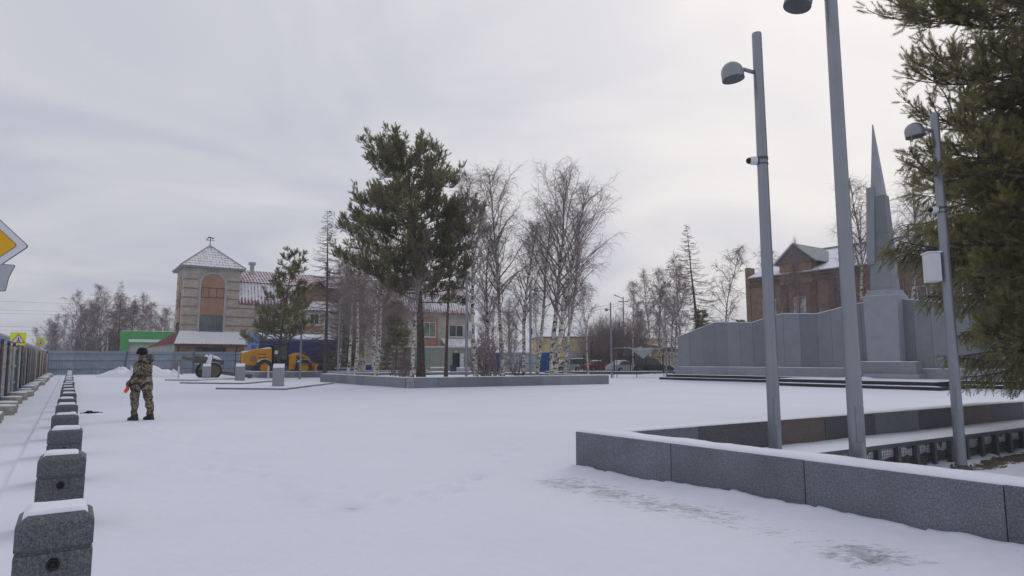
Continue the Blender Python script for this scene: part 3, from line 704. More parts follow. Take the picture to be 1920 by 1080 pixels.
def stele(loc, rot, h, w, label):
    t = thing('stele', label, 'stele', (*loc, 0.08), rot)
    d = 0.36
    MB().hexa([(-w/2,-d/2,0),(w/2,-d/2,0),(w/2,d/2,0),(-w/2,d/2,0),(-w/2,-d/2,h-0.20),(w/2,-d/2,h-0.20),(w/2,d/2,h),(-w/2,d/2,h)]).build('block', M['granite_light'], t, bevel=0.012)
    MB().hexa([(-w/2+.01,-d/2+.01,h-0.195),(w/2-.01,-d/2+.01,h-0.195),(w/2-.01,d/2-.01,h+.003),(-w/2+.01,d/2-.01,h+.003),(-w/2+.015,-d/2+.02,h-0.17),(w/2-.015,-d/2+.02,h-0.17),(w/2-.015,d/2-.02,h+.03),(-w/2+.015,d/2-.02,h+.03)]).build('snow_cap', M['snow'], t, bevel=0.01)
SR = -0.32
stele((9.42,36.1), SR, 1.22, 0.60, 'plain grey stone stele with slanted snowy top, on the slab nearest the planter corner')
stele((9.78,47.4), SR, 1.20, 0.60, 'plain grey stone stele with slanted snowy top, on the middle slab')
stele((8.95,55.4), SR, 1.16, 0.58, 'plain grey stone stele with slanted snowy top, right in front of the gun wheels')
for px, D in [(334, 51), (503, 55), (245, 57)]:
    p = bearing(px, D); mp_ = MB().box(-0.06, 0.06, -0.04, 0.04, 0, 1.05)
    tag(mp_.build('marker_post', M['white_plastic'], None, bevel=0.006, loc=(p.x, p.y, 0)), 'short pale marker post standing in the snow by the far fence side of the plaza', 'post', 'pale marker posts')

# ------------------------------------------------------------------ sheet-metal fences
def rib_sheet(L, z0, z1, pitch=0.2, depth=0.03):
    mb = MB(); n = max(1, int(round(L/pitch))); p = L/n; vs = []; xs = []
    for i in range(n):
        for fx, fy in ((0,0),(0.35,0),(0.5,depth),(0.85,depth)): xs.append((i*p+fx*p, fy))
    xs.append((L, 0))
    for x, y in xs: vs += [(x, y, z0), (x, y, z1)]
    return mb.add(vs, [(2*i, 2*i+2, 2*i+3, 2*i+1) for i in range(len(xs)-1)])
fl = thing('sheet_fence', 'pale sheet metal hoarding with rusty and blue posts on round concrete feet along the road', 'fence', (-1.95, 15.0, 0), math.pi/2)
rng = random.Random(4); x = 0.0; k = 0; EDGE = 67.0
while x < EDGE - 0.5:
    w = min(rng.uniform(2.45, 2.95), EDGE-x)
    zt = rng.uniform(2.02, 2.16); lean = rng.uniform(-0.03, 0.03)
    m = 'sheet_blue2' if k in (7, 9) else rng.choice(['sheet','sheet','sheet_green'])
    o = rib_sheet(w-0.02, 0.03+rng.uniform(0, 0.05), zt, 0.2, 0.03).build('panel', M[m], fl, loc=(x, rng.uniform(0, 0.03), 0)); o.rotation_euler = (lean, rng.uniform(-0.006, 0.006), 0)
    for z in (0.55, 1.25, 1.93):
        dz = rng.uniform(-0.06, 0.06)
        MB().hexa([(x-0.05,-0.07,z+dz),(x+w+0.03,-0.07,z),(x+w+0.03,-0.02,z),(x-0.05,-0.02,z+dz),(x-0.05,-0.07,z+0.07+dz),(x+w+0.03,-0.07,z+0.07),(x+w+0.03,-0.02,z+0.07),(x-0.05,-0.02,z+0.07+dz)]).build('rail', M['wood'], fl)
    pm = rng.choice(['rust','post_grey','rust','post_grey','wood'])
    pb = MB().tube([(0,0,0),(rng.uniform(-0.06,0.06),0.03,2.12)], 0.048, 10).build('post', M[pm], fl, True, loc=(x, -0.17, 0.05))
    MB().tube([(0,0.03,2.0),(0,0.03,2.14)], 0.054, 10).build('post_cap', M['post_blue'], pb, True) if k < 7 else None
    r = rng.uniform(0.30, 0.40); hf = rng.uniform(0.17, 0.25)
    cx, cy = x+rng.uniform(-0.1, 0.1), -0.36+rng.uniform(-0.10, 0.06)
    ft = MB().lathe([(r*0.98,-0.05),(r,0.02),(r*0.98,hf-0.02),(r*0.93,hf)], 22).build('concrete_foot', M['concrete'], fl, auto=50, loc=(cx, cy, 0))
    sn = MB().lathe([(r*0.93,hf+0.001),(r*0.9,hf+0.03),(r*0.6,hf+0.045),(0.03,hf+0.05)], 22).build('foot_snow', M['snow'], ft, True)
    if rng.random() < 0.55:
        r2 = rng.uniform(0.26, 0.34)
        f2 = MB().lathe([(r2,-0.05),(r2,0.15),(r2*0.94,0.17)], 20).build('concrete_foot', M['concrete'], fl, auto=50, loc=(cx+0.9, cy-0.02, 0))
        MB().lathe([(r2*0.93,0.171),(r2*0.88,0.195),(0.03,0.21)], 20).build('foot_snow', M['snow'], f2, True)
    x += w; k += 1
ff = thing('sheet_fence', 'long blue grey corrugated metal hoarding closing the far side of the plaza', 'fence', (-1.95, 82.2, 0), 0)
x = 0.0; k = 0
while x < 20.5:
    w = 2.3
    rib_sheet(w-0.015, 0.02, 2.52, 0.23, 0.035).build('panel', M['sheet_far'], ff, loc=(x, rng.uniform(-0.01, 0.01), 0)).rotation_euler = (math.pi*0, 0, 0)
    x += w; k += 1
for z in (0.55, 1.45, 2.15): MB().box(0, 20.7, -0.06, -0.015, z, z+0.06).build('rail', M['post_grey'], ff)
for i, x in enumerate((0.02, 6.9, 13.8, 20.6)):
    MB().tube([(x,-0.12,0),(x+(0.25 if i == 1 else 0),-0.10,2.5)], 0.06, 8).build('post', M['post_blue' if i == 0 else 'steel_dark'], ff)
for x in (6.6, 0.4):
    f = MB().box(x-0.5, x+0.5, -0.6, -0.15, 0, 0.16).build('concrete_foot', M['concrete'], ff, bevel=0.02)
    MB().box(x-0.48, x+0.48, -0.58, -0.17, 0.161, 0.20).build('foot_snow', M['snow'], f, bevel=0.015)

# ------------------------------------------------------------------ road signs
def outline_plate(poly, th):  # poly in local x,z ; front at y=0 facing -y
    return MB().extrude([(x, 0, z) for x, z in poly], (0, th, 0))
def rounded(poly, r=0.04, n=5):
    out = []; m = len(poly)
    for i in range(m):
        p = Vector(poly[i]); a = (Vector(poly[i-1])-p).normalized(); b = (Vector(poly[(i+1)%m])-p).normalized()
        for k in range(n+1):
            t = k/n; q0 = p + a*r; q1 = p + b*r
            out.append(tuple(q0*(1-t)**2 + p*2*t*(1-t) + q1*t*t))
    return out
def sign_face_rot(loc):  # plate local -y turned to look at a road user coming from the plaza side
    return math.atan2(loc[1], loc[0]) - math.pi/2
sp = bearing(-28, 9.0, 3.1)
pr = thing('priority_sign', 'amber and white diamond priority road sign above a blank pale plate beside the hoarding', 'road sign', (sp.x, sp.y, 0), sign_face_rot(sp)-0.12)
MB().tube([(0,0.05,0),(0,0.05,3.85)], 0.035, 12).build('post', M['steel'], pr, True)
dia = lambda r: [(r,0),(0,r),(-r,0),(0,-r)]
zc = 3.165
MB().extrude([(x,0,z+zc) for x, z in rounded(dia(0.50), 0.04)], (0,0.02,0)).build('rim', M['sign_edge'], pr)
MB().extrude([(x,-0.004,z+zc) for x, z in rounded(dia(0.485), 0.04)], (0,0.003,0)).build('white_border', M['sign_white'], pr)
MB().extrude([(x,-0.009,z+zc) for x, z in rounded(dia(0.365), 0.04)], (0,0.004,0)).build('inner_edge', M['sign_edge'], pr)
MB().extrude([(x,-0.013,z+zc) for x, z in rounded(dia(0.355), 0.04)], (0,0.003,0)).build('amber_diamond', M['sign_yellow'], pr)
bp = [(-0.36,-0.20),(0.275,-0.205),(0.30,0.0),(0.365,0.19),(-0.36,0.20)]
MB().extrude([(x,-0.0,z+2.69) for x, z in rounded(bp, 0.03)], (0,0.012,0)).build('plate_edge', M['sign_edge'], pr)
MB().extrude([(x*0.975,-0.004,z*0.96+2.69) for x, z in rounded(bp, 0.03)], (0,0.003,0)).build('blank_plate', M['sign_back'], pr)
def crossing_sign(px, D, z, w, label, full=True):
    p = bearing(px, D); t = thing('crossing_sign', label, 'road sign', (p.x, p.y, 0), sign_face_rot(p))
    MB().tube([(0,0.06,0),(0,0.06,z+w*0.5)], 0.04, 10).build('post', M['steel'], t, True)
    MB().box(-w/2, w/2, 0, 0.02, z-w/2, z+w/2).build('backboard', M['fluoro'], t)
    r = w*0.47
    tri = lambda s: [(x*s, zz_*s) for x, zz_ in [(-r,-r*0.72),(r,-r*0.72),(0,r*0.86)]]
    MB().extrude([(x,-0.006,q+z) for x, q in rounded(tri(1), 0.05)], (0,0.005,0)).build('red_triangle', M['red_paint'], t)
    MB().extrude([(x,-0.011,q+z-0.01) for x, q in rounded(tri(0.76), 0.03)], (0,0.004,0)).build('white_triangle', M['sign_white'], t)
    g = MB().tube([(0,-0.014,z-0.20*w),(0.03*w,-0.014,z),(0,-0.014,z+0.05*w)], 0.035*w, 6)
    g.tube([(0.03*w,-0.014,z-0.05*w),(0.11*w,-0.014,z-0.27*w)], 0.025*w, 6).tube([(0.03*w,-0.014,z-0.05*w),(-0.07*w,-0.014,z-0.27*w)], 0.025*w, 6)
    g.lathe([(0.035*w,-0.01),(0.035*w,0.01)], 10, Matrix.Translation((0,-0.014,z+0.11*w)) @ Matrix.Rotation(math.pi/2, 4, 'X'))
    g.build('walking_figure', M['black'], t)
crossing_sign(27, 46, 3.05, 0.92, 'larger fluorescent yellow green crossing warning sign showing above the hoarding')
crossing_sign(71, 74, 3.65, 0.86, 'smaller fluorescent yellow green crossing warning sign near the hoarding corner')

# ------------------------------------------------------------------ tile roofs
def tile_roof(e0, e1, r0, r1, wave=0.32, row=0.5, cover=0.6, amp=0.035, crest_red=0.35, seed=0):
    """profiled metal-tile sheet between an eave e0-e1 and a ridge r0-r1; returns V, Q, snow"""
    e0, e1, r0, r1 = map(Vector, (e0, e1, r0, r1))
    Le = (e1-e0).length; Ls = ((r0+r1)/2-(e0+e1)/2).length
    ax = (e1-e0).normalized(); up = ((r0+r1)/2-(e0+e1)/2).normalized(); nrm = ax.cross(up).normalized()
    if nrm.z < 0: nrm = -nrm
    nx = max(4, int(Le/wave*4)); ny = max(3, int(Ls/row*5)); V = []; S = []
    rng = np.random.default_rng(seed)
    for j in range(ny+1):
        t = j/ny; a = e0.lerp(r0, t); b = e1.lerp(r1, t); rp = (t*Ls/row) % 1.0
        for i in range(nx+1):
            s = i/nx; p = a.lerp(b, s); xx = (p-e0).dot(ax)
            w = math.cos(2*math.pi*xx/wave)
            V.append(p + nrm*(amp*w + 0.03*(1-rp)))
            S.append(cover - crest_red*0.5*(w+0.2) - (0.45 if rp < 0.2 else 0.0)*(0.4+0.6*(w < 0.3)))
    Q = [(j*(nx+1)+i, j*(nx+1)+i+1, (j+1)*(nx+1)+i+1, (j+1)*(nx+1)+i) for j in range(ny) for i in range(nx)]
    return V, Q, S
def roof_part(name, parent, *a, **k):
    V, Q, S = tile_roof(*a, **k)
    return link(name, np_mesh(name, [tuple(v) for v in V], Q, None, M['roof'], False, {'snow': S}), parent)

def window(parent, x0, x1, z0, z1, y, glass='glass', frame='frame_white', mull=1, hbar=False, axis='y', depth=0.12, sill=True):
    """window on a face normal to -y (axis y) or -x (axis x)"""
    def bx(mb, a0, a1, d0, d1, c0, c1):
        return mb.box(a0, a1, d0, d1, c0, c1) if axis == 'y' else mb.box(d0, d1, a0, a1, c0, c1)
    f = MB(); b = 0.07
    for (a0, a1, c0, c1) in ((x0,x1,z0,z0+b),(x0,x1,z1-b,z1),(x0,x0+b,z0+b,z1-b),(x1-b,x1,z0+b,z1-b)): bx(f, a0, a1, y-0.05, y+0.03, c0, c1)
    for i in range(mull):
        xm = x0+(x1-x0)*(i+1)/(mull+1); bx(f, xm-0.035, xm+0.035, y-0.045, y+0.03, z0+b, z1-b)
    if hbar: bx(f, x0+b, x1-b, y-0.042, y+0.03, z0+(z1-z0)*0.66, z0+(z1-z0)*0.66+0.06)
    w = f.build('window', M[frame], parent)
    for i in range(mull+1):
        a0 = x0+(x1-x0)*i/(mull+1); a1 = x0+(x1-x0)*(i+1)/(mull+1)
        bx(MB(), a0+0.03, a1-0.03, y-0.02, y+0.01, z0+0.03, z1-0.03).build('pane', M[glass], w)
    if sill: bx(MB(), x0-0.06, x1+0.06, y-0.16, y-0.051, z0-0.09, z0-0.02).build('sill', M['snow'], w)
    return w

M['glass_mid'] = glass_mat('tower_glass', (0.16, 0.18, 0.18))
# ------------------------------------------------------------------ towered brick house
tb = thing('tower_house', 'cream brick house with pyramid roofed tower, arched rust panel and red mansard roof', 'building', (11.4, 90, 0))
TW, TD, TH_ = 6.6, 7.0, 13.35
MB().box(0, TW, 0, TD, 0, TH_).build('tower_wall', M['cream_brick'], tb)
for k in range(7):       # red brick bands either side of the arch
    z = 4.75 + k*1.17
    for a, b in ((-0.03, 1.55), (5.1, TW+0.03)):
        MB().box(a, b, -0.035, 0.2, z, z+0.17).build('brick_band', M['red_band'], tb)
    MB().box(-0.035, 0.2, 0.205, 1.4, z, z+0.17).build('brick_band', M['red_band'], tb)
    MB().box(-0.035, 0.2, 5.4, TD, z, z+0.17).build('brick_band', M['red_band'], tb)
def arch(x0, x1, z0, zs, y0, y1, n=16, axis='y'):
    cx, r = (x0+x1)/2, (x1-x0)/2
    pts = [(x0, z0), (x1, z0)] + [(cx+r*math.cos(math.pi*i/n), zs+r*math.sin(math.pi*i/n)) for i in range(n+1)]
    mb = MB()
    if axis == 'y': return mb.extrude([(x, y0, z) for x, z in pts], (0, y1-y0, 0))
    return mb.extrude([(y0, -x, z) for x, z in pts], (y1-y0, 0, 0))
arch(1.72, 4.98, 4.05, 11.25, -0.10, 0.02).build('arch_surround', M['cream_brick'], tb)
arch(1.95, 4.75, 4.05, 11.3, -0.125, -0.101).build('arch_infill', M['orange_panel'], tb)
ac = MB(); n = 20; cx, zs = 3.35, 11.3
for i in range(n):
    a0, a1 = math.pi*i/n, math.pi*(i+1)/n
    p = []
    for y in (-0.17, -0.10):
        for r, a in ((1.40,a0),(1.62,a0),(1.62,a1),(1.40,a1)): p.append((cx+r*math.cos(a), y, zs+r*math.sin(a)))
    ac.hexa(p)
ac.box(1.73, 1.95, -0.17, -0.1, 4.05, 11.3).box(4.75, 4.97, -0.17, -0.1, 4.05, 11.3)
ac.build('arch_trim', M['grey_render'], tb)
window(tb, 1.96, 4.74, 9.55, 10.85, -0.13, 'orange_panel', 'frame_dark', 2, sill=False)
window(tb, 1.96, 4.74, 5.0, 7.35, -0.13, 'glass_mid', 'post_grey', 2, sill=False)
arch(-4.7, -2.3, 4.05, 11.4, -0.06, 0.02, 12, 'x').build('side_arch_infill', M['orange_panel'], tb)
window(tb, 2.4, 4.6, 8.4, 10.2, -0.09, 'glass', 'frame_dark', 1, axis='x', sill=False)
window(tb, 2.4, 4.6, 4.2, 6.4, -0.09, 'glass', 'frame_dark', 1, axis='x', sill=False)
MB().box(-0.55, TW+0.55, -0.55, TD+0.55, TH_, TH_+0.16).build('eave_board', M['slate'], tb)
ap = (TW/2, TD/2, TH_+3.55); e = 0.6; zr = TH_+0.17
cs = [(-e,-e,zr),(TW+e,-e,zr),(TW+e,TD+e,zr),(-e,TD+e,zr)]
for i in range(4): roof_part('tower_roof', tb, cs[i], cs[(i+1)%4], ap, ap, cover=0.80, crest_red=0.35, seed=i, wave=0.36, row=0.6)
for i in range(4): MB().tube([Vector(cs[i])+Vector((0,0,0.05)), Vector(ap)+Vector((0,0,0.06))], 0.09, 6).build('hip_cap', M['slate'], tb)
wv = MB().tube([Vector(ap), Vector(ap)+Vector((0,0,1.15))], 0.05, 6).tube([Vector(ap)+Vector((-0.55,0,0.75)), Vector(ap)+Vector((0.5,0,0.82))], 0.04, 6)
wv.tube([Vector(ap)+Vector((-0.5,0,0.8)), Vector(ap)+Vector((-0.15,0,1.2)), Vector(ap)+Vector((0.3,0,1.05)), Vector(ap)+Vector((0.5,0,1.2))], [0.03,0.11,0.1,0.03], 6)
wv.build('weather_vane', M['maroon'], tb)
# porch roof in front of the tower
pz0, pz1 = 3.55, 5.0
roof_part('porch_roof', tb, (-1.0,-2.0,pz0), (TW+0.9,-2.0,pz0), (-0.25,-0.05,pz1+0.25), (TW+0.2,-0.05,pz1+0.25), cover=1.05, crest_red=0.2, seed=9, wave=0.36, row=3.0)
roof_part('porch_roof', tb, (-3.4,5.0,pz0-0.5), (-1.0,-2.0,pz0), (-0.05,4.0,pz1+0.2), (-0.25,-0.05,pz1+0.25), cover=0.12, crest_red=0.2, seed=10, wave=0.36, row=0.6)
MB().box(-1.0, TW+0.9, -2.02, -1.94, pz0-0.22, pz0-0.03).build('porch_fascia', M['maroon'], tb)
MB().box(-0.7, TW+0.6, -1.6, -0.01, 0, pz0-0.1).build('porch_wall', M['brown_brick'], tb)
MB().box(1.4, 5.0, -1.63, -1.605, 0.4, pz0-0.4).build('porch_glazing', M['glass'], tb)
for x in (-0.5, 2.0, 4.4, 6.2): MB().box(x, x+0.16, -1.70, -1.635, 0, pz0-0.25).build('porch_post', M['frame_dark'], tb)
# wing with mansard
WX0, WX1, WZ = TW, 43.0, 9.0
MB().box(WX0, WX1, 0.7, 11, 0, WZ).build('wing_wall', M['cream_brick'], tb)
MB().box(TW-0.01, 8.6, -0.02, 0.69, 0, 8.9).build('wing_pier', M['cream_brick'], tb)
for k in range(4):
    MB().box(TW+0.02, 8.63, -0.055, 0.1, 4.75+k*1.17, 4.92+k*1.17).build('brick_band', M['red_band'], tb)
for a, b in ((TW-0.05, 14.2), (20.8, WX1)):
    roof_part('mansard', tb, (a,-0.15,WZ-0.05), (b,-0.15,WZ-0.05), (a,0.95,WZ+2.95), (b,0.95,WZ+2.95), cover=0.72, crest_red=0.5, seed=20, wave=0.42, row=4.0)
    roof_part('upper_roof', tb, (a,0.8,WZ+3.0), (b,0.8,WZ+3.0), (a,5.6,WZ+5.2), (b,5.6,WZ+5.2), cover=0.60, crest_red=0.45, seed=21, wave=0.42, row=0.7)
roof_part('mansard', tb, (14.2,0.9,WZ+2.9), (20.8,0.9,WZ+2.9), (14.2,5.6,WZ+5.2), (20.8,5.6,WZ+5.2), cover=0.55, crest_red=0.45, seed=22, wave=0.42, row=0.7)
MB().extrude([(WX1,0.0,WZ),(WX1,11,WZ),(WX1,10.2,WZ+2.95),(WX1,5.6,WZ+5.15),(WX1,1.0,WZ+2.95)], (-0.2,0,0)).build('end_gable', M['cream_brick'], tb)
MB().add([(WX0,5.6,WZ+5.2),(WX1,5.6,WZ+5.2),(WX1,11.2,WZ),(WX0,11.2,WZ)], [(0,1,2,3)]).build('rear_roof', M['snow'], tb)
# central gable
GX0, GX1 = 12.4, 21.0; gm = (GX0+GX1)/2
MB().box(GX0+0.6, GX1-0.6, -1.2, 0.69, 0, 8.6).build('gable_wall', M['cream_brick'], tb)
MB().extrude([(GX0+0.3,-1.25,8.55),(GX1-0.3,-1.25,8.55),(gm,-1.25,12.3)], (0,2.4,0)).build('gable_front', M['gable_boards'], tb)
for sgn, xe in ((-1, GX0-0.2), (1, GX1+0.2)):
    MB().hexa([(xe,-1.9,8.05),(gm,-1.9,12.45),(gm,2.6,12.45),(xe,2.6,8.05),(xe,-1.9,8.25),(gm,-1.9,12.65),(gm,2.6,12.65),(xe,2.6,8.25)]).build('gable_verge', M['gable_boards'], tb)
roof_part('bay_roof', tb, (14.4,-2.6,8.35), (19.6,-2.6,8.35), (15.6,-1.3,9.7), (18.4,-1.3,9.7), cover=0.9, crest_red=0.6, seed=30, wave=0.45, row=0.6)
MB().box(14.7, 19.3, -2.3, -1.21, 0, 8.33).build('bay_wall', M['cream_brick'], tb)
MB().box(14.65, 19.35, -2.34, -2.301, 5.6, 6.2).build('brick_band', M['orange_panel'], tb)
window(tb, 15.3, 16.6, 6.4, 7.9, -2.35, 'glass', 'frame_white', 1); window(tb, 17.3, 18.7, 5.4, 7.4, -2.35, 'glass_pale', 'frame_white', 1)
for x0 in (9.3, 11.0): window(tb, x0, x0+1.35, 5.7, 7.7, 0.66, 'glass', 'frame_white', 1)
for x0 in (23.5, 26.8, 30.0): window(tb, x0, x0+1.4, 5.7, 7.7, 0.66, 'glass', 'frame_white', 1)
MB().box(33.6, 36.6, 0.55, 0.69, 1.0, 8.3).build('rust_bay', M['orange_panel'], tb)
window(tb, 34.0, 36.1, 5.2, 7.5, 0.5, 'glass_green', 'frame_white', 1)
window(tb, 38.6, 41.2, 5.3, 7.2, 0.64, 'glass', 'frame_white', 1)
roof_part('lean_to_roof', tb, (37.0,-2.2,3.1), (43.6,-2.2,3.1), (37.0,0.6,5.0), (43.6,0.6,5.0), cover=0.85, crest_red=0.4, seed=33, wave=0.45, row=0.6)
MB().box(37.2, 43.3, -1.9, 0.69, 0, 3.0).build('lean_to_wall', M['cream_brick'], tb)
for x, y, z in ((9.0, 4.4, 13.3), (19.9, 4.4, 13.3)):
    MB().box(x-0.25, x+0.25, y-0.25, y+0.25, z-0.6, z+1.6).box(x-0.42, x+0.42, y-0.42, y+0.42, z+1.6, z+1.95).build('chimney', M['grey_render'], tb)

# ------------------------------------------------------------------ old brown brick house behind the monument
ob2 = thing('brick_house', 'old brown brick house with snowy roof and gabled dormers behind the memorial wall', 'building', (61.2, 42.8, 0))
BL = 34.0; BE = 10.3   # local y runs 0 .. -BL, front face is local x=0
MB().box(0, 13, -BL, 0, 0, BE).build('wall', M['brown_brick'], ob2)
MB().box(-0.1, 0.9, -0.02, 0.5, 0, BE+1.35).build('end_parapet', M['brown_brick'], ob2)
for y in (-2.6,-4.1,-7.3,-9.2,-12.0,-15.5,-19.0,-22.4,-25.5,-28.5):
    MB().box(-0.12, 0.01, y-0.35, y+0.35, 0, BE-0.9).build('brick_pier', M['red_brick'], ob2)
MB().box(-0.16, 0.01, -BL, 0, BE-0.85, BE-0.45).build('cornice_band', M['red_brick'], ob2)
MB().box(-0.30, 0.01, -BL, 0, BE-0.2, BE+0.02).build('cornice', M['brown_brick'], ob2)
MB().hexa([(-0.6,-BL-0.4,BE+0.03),(6.5,-BL-0.4,BE+3.2),(6.5,-0.1,BE+3.2),(-0.6,-0.1,BE+0.03),(-0.6,-BL-0.4,BE+0.16),(6.5,-BL-0.4,BE+3.35),(6.5,-0.1,BE+3.35),(-0.6,-0.1,BE+0.16)]).build('roof_slope', M['snow'], ob2)
MB().hexa([(6.5,-BL-0.4,BE+3.2),(13.6,-BL-0.4,BE+0.03),(13.6,-0.1,BE+0.03),(6.5,-0.1,BE+3.2),(6.5,-BL-0.4,BE+3.35),(13.6,-BL-0.4,BE+0.16),(13.6,-0.1,BE+0.16),(6.5,-0.1,BE+3.35)]).build('roof_slope', M['snow'], ob2)
MB().box(6.3, 6.7, -BL-0.4, -0.1, BE+3.36, BE+3.5).build('ridge_cap', M['slate'], ob2)
MB().tube([(-0.62,-BL,BE+0.10),(-0.62,-0.1,BE+0.10)], 0.08, 8).build('gutter', M['slate'], ob2)
MB().extrude([(0.1,0,BE),(12.9,0,BE),(6.5,0,BE+3.15)], (0,-0.3,0)).build('end_gable', M['brown_brick'], ob2)
for yc, hw in ((-5.6, 1.75), (-21.5, 1.9)):
    t_ = MB().box(-0.35, 3.6, yc-hw, yc+hw, BE-1.0, BE+1.25).build('dormer_wall', M['brown_brick'], ob2)
    MB().extrude([(-0.45,yc-hw-0.5,BE+1.2),(-0.45,yc+hw+0.5,BE+1.2),(-0.45,yc,BE+3.05)], (5.5,0,0)).build('dormer_gable', M['dark_gable'], t_)
    for sg in (-1, 1):
        ye = yc+sg*(hw+0.65)
        MB().hexa([(-0.7,ye,BE+1.12),(-0.7,yc,BE+3.12),(5.2,yc,BE+3.12),(5.2,ye,BE+1.12),(-0.7,ye,BE+1.24),(-0.7,yc,BE+3.24),(5.2,yc,BE+3.24),(5.2,ye,BE+1.24)] if sg > 0 else
                  [(-0.7,yc,BE+3.12),(-0.7,ye,BE+1.12),(5.2,ye,BE+1.12),(5.2,yc,BE+3.12),(-0.7,yc,BE+3.24),(-0.7,ye,BE+1.24),(5.2,ye,BE+1.24),(5.2,yc,BE+3.24)]).build('dormer_roof', M['slate' if sg < 0 else 'snow'], t_)
for i, (ya, yb) in enumerate(((-3.05,-1.5),(-6.4,-5.1),(-11.4,-9.7),(-14.9,-13.3),(-18.4,-16.8),(-21.9,-20.3),(-25.0,-23.4),(-28.2,-26.6))):
    window(ob2, ya, yb, 3.6 if i == 1 else 4.9, 8.0, -0.03, 'glass_pale' if i == 1 else 'glass', 'frame_white' if i != 2 else 'post_grey', 1, True, axis='x')
    MB().box(-0.05, 0.01, ya-0.1, yb+0.1, 8.05, 8.4).build('lintel', M['red_brick'], ob2)

# ------------------------------------------------------------------ shop, ochre building, cabin, small houses
p = bearing(226, 104)
sh = thing('green_shop', 'single storey shop with a bright green fascia and white band behind the hoarding', 'building', (p.x, p.y, 0), sign_face_rot(p)-0.10)
MB().box(0, 16, 0, 9, 0, 5.2).build('wall', M['grey_render'], sh)
MB().box(-0.3, 16.3, -0.3, 0, 4.95, 6.2).build('fascia', M['green'], sh)
MB().box(-0.3, 0.9, -0.32, -0.3, 0, 6.2).build('green_pier', M['green'], sh)
MB().box(0.9, 16.2, -0.33, -0.301, 4.5, 4.94).build('white_band', M['sign_white'], sh)
MB().box(0.9, 16.2, -0.30, -0.01, 4.1, 4.49).build('green_band', M['green'], sh)
MB().box(-0.2, 16.2, -0.2, 9.2, 6.26, 6.34).build('roof_snow', M['snow'], sh)
p = bearing(1013, 108)
yb = thing('ochre_building', 'ochre rendered low building with maroon lean-to roof behind the iron fence', 'building', (p.x, p.y, 0), -0.50)
MB().box(0, 22, 0, 10, 0, 5.3).build('wall', M['ochre'], yb)
MB().box(-0.2, 9.1, -0.25, 10.2, 5.3, 5.5).build('roof_edge', M['steel_dark'], yb)
MB().hexa([(-0.2,-0.2,5.51),(9,-0.2,5.51),(9,10,5.51),(-0.2,10,5.51),(-0.1,0,5.6),(9,0,5.6),(9,5,7.2),(-0.1,5,7.2)]).build('roof_snow', M['snow'], yb)
MB().box(4.4, 7.2, -0.03, 0.02, 1.2, 3.1).build('shutter', M['grey_render'], yb)
MB().hexa([(9.1,-1.6,3.6),(24,-1.6,2.9),(24,0.6,2.9),(9.1,0.6,3.6),(9.1,-1.6,5.6),(24,-1.6,3.3),(24,0.6,3.6),(9.1,0.6,5.9)]).build('lean_to_roof', M['maroon'], yb)
MB().hexa([(9.0,-1.7,5.62),(24,-1.7,3.32),(24,0.7,3.62),(9.0,0.7,5.92),(9.0,-1.7,5.72),(24,-1.7,3.42),(24,0.7,3.72),(9.0,0.7,6.02)]).build('lean_to_snow', M['snow'], yb)
cb_ = thing('site_cabin', 'long grey green site cabin with teal corner trim and open doorway', 'cabin', (31.6, 67.2, 0), -0.34)
MB().box(0, 9.2, 0, 2.6, 0.3, 2.9).build('wall', M['cabin'], cb_)
MB().box(-0.1, 9.3, -0.12, 2.7, 2.9, 3.06).build('roof_edge', M['grey_render'], cb_)
MB().box(-0.08, 9.28, -0.1, 2.68, 3.061, 3.13).build('roof_snow', M['snow'], cb_)
for x in (-0.02, 2.0, 8.98): MB().box(x, x+0.2, -0.04, 0.0, 0.3, 2.9).build('corner_trim', M['teal'], cb_)
MB().box(0.5, 1.4, -0.03, -0.005, 1.2, 2.4).build('shutter', M['teal'], cb_)
MB().box(5.3, 6.1, -0.03, -0.005, 0.35, 2.35).build('doorway', M['black'], cb_)
MB().box(6.12, 6.55, -0.6, -0.02, 0.35, 2.35).build('open_door', M['white_plastic'], cb_)
MB().cbox((5.7,-0.12,2.55), (0.25,0.2,0.18)).build('door_lamp', M['white_plastic'], cb_)
MB().box(5.0, 6.6, -1.0, -0.05, 0.2, 0.32).build('door_step', M['wood'], cb_)
p = bearing(-115, 66)
gh = thing('small_house', 'small house with pale grey gable roof behind the roadside hoarding', 'building', (p.x, p.y, 0), -0.05)
MB().box(0, 8, 0, 8, 0, 2.6).build('wall', M['grey_render'], gh)
MB().extrude([(-0.4,-0.4,2.55),(8.6,-0.4,2.55),(3.6,-0.4,4.75)], (0,9,0)).build('roof', M['slate'], gh)
# distant pale-roofed sheds seen between the birches
for i, (px, D, w, h, lab) in enumerate(((940, 128, 16, 5.6, 'distant white roofed shed between the birch trunks'), (1215, 120, 14, 6.0, 'distant snow roofed shed right of the ochre building'), (40, 190, 30, 5.0, 'far snow roofed barn beyond the crossing signs'), (300, 150, 16, 8.0, 'far snow roofed house beside the tower'))):
    p = bearing(px, D); t = thing('distant_shed', lab, 'building', (p.x, p.y, 0), -YAW)
    MB().box(-w/2, w/2, 0, 8, 0, h*0.55).build('wall', M['grey_render'], t)
    MB().hexa([(-w/2-.4,-.5,h*0.55),(w/2+.4,-.5,h*0.55),(w/2+.4,8.5,h*0.55),(-w/2-.4,8.5,h*0.55),(-w/2-.4,4,h),(w/2+.4,4,h),(w/2+.4,4.1,h),(-w/2-.4,4.1,h)]).build('roof', M['snow'], t)

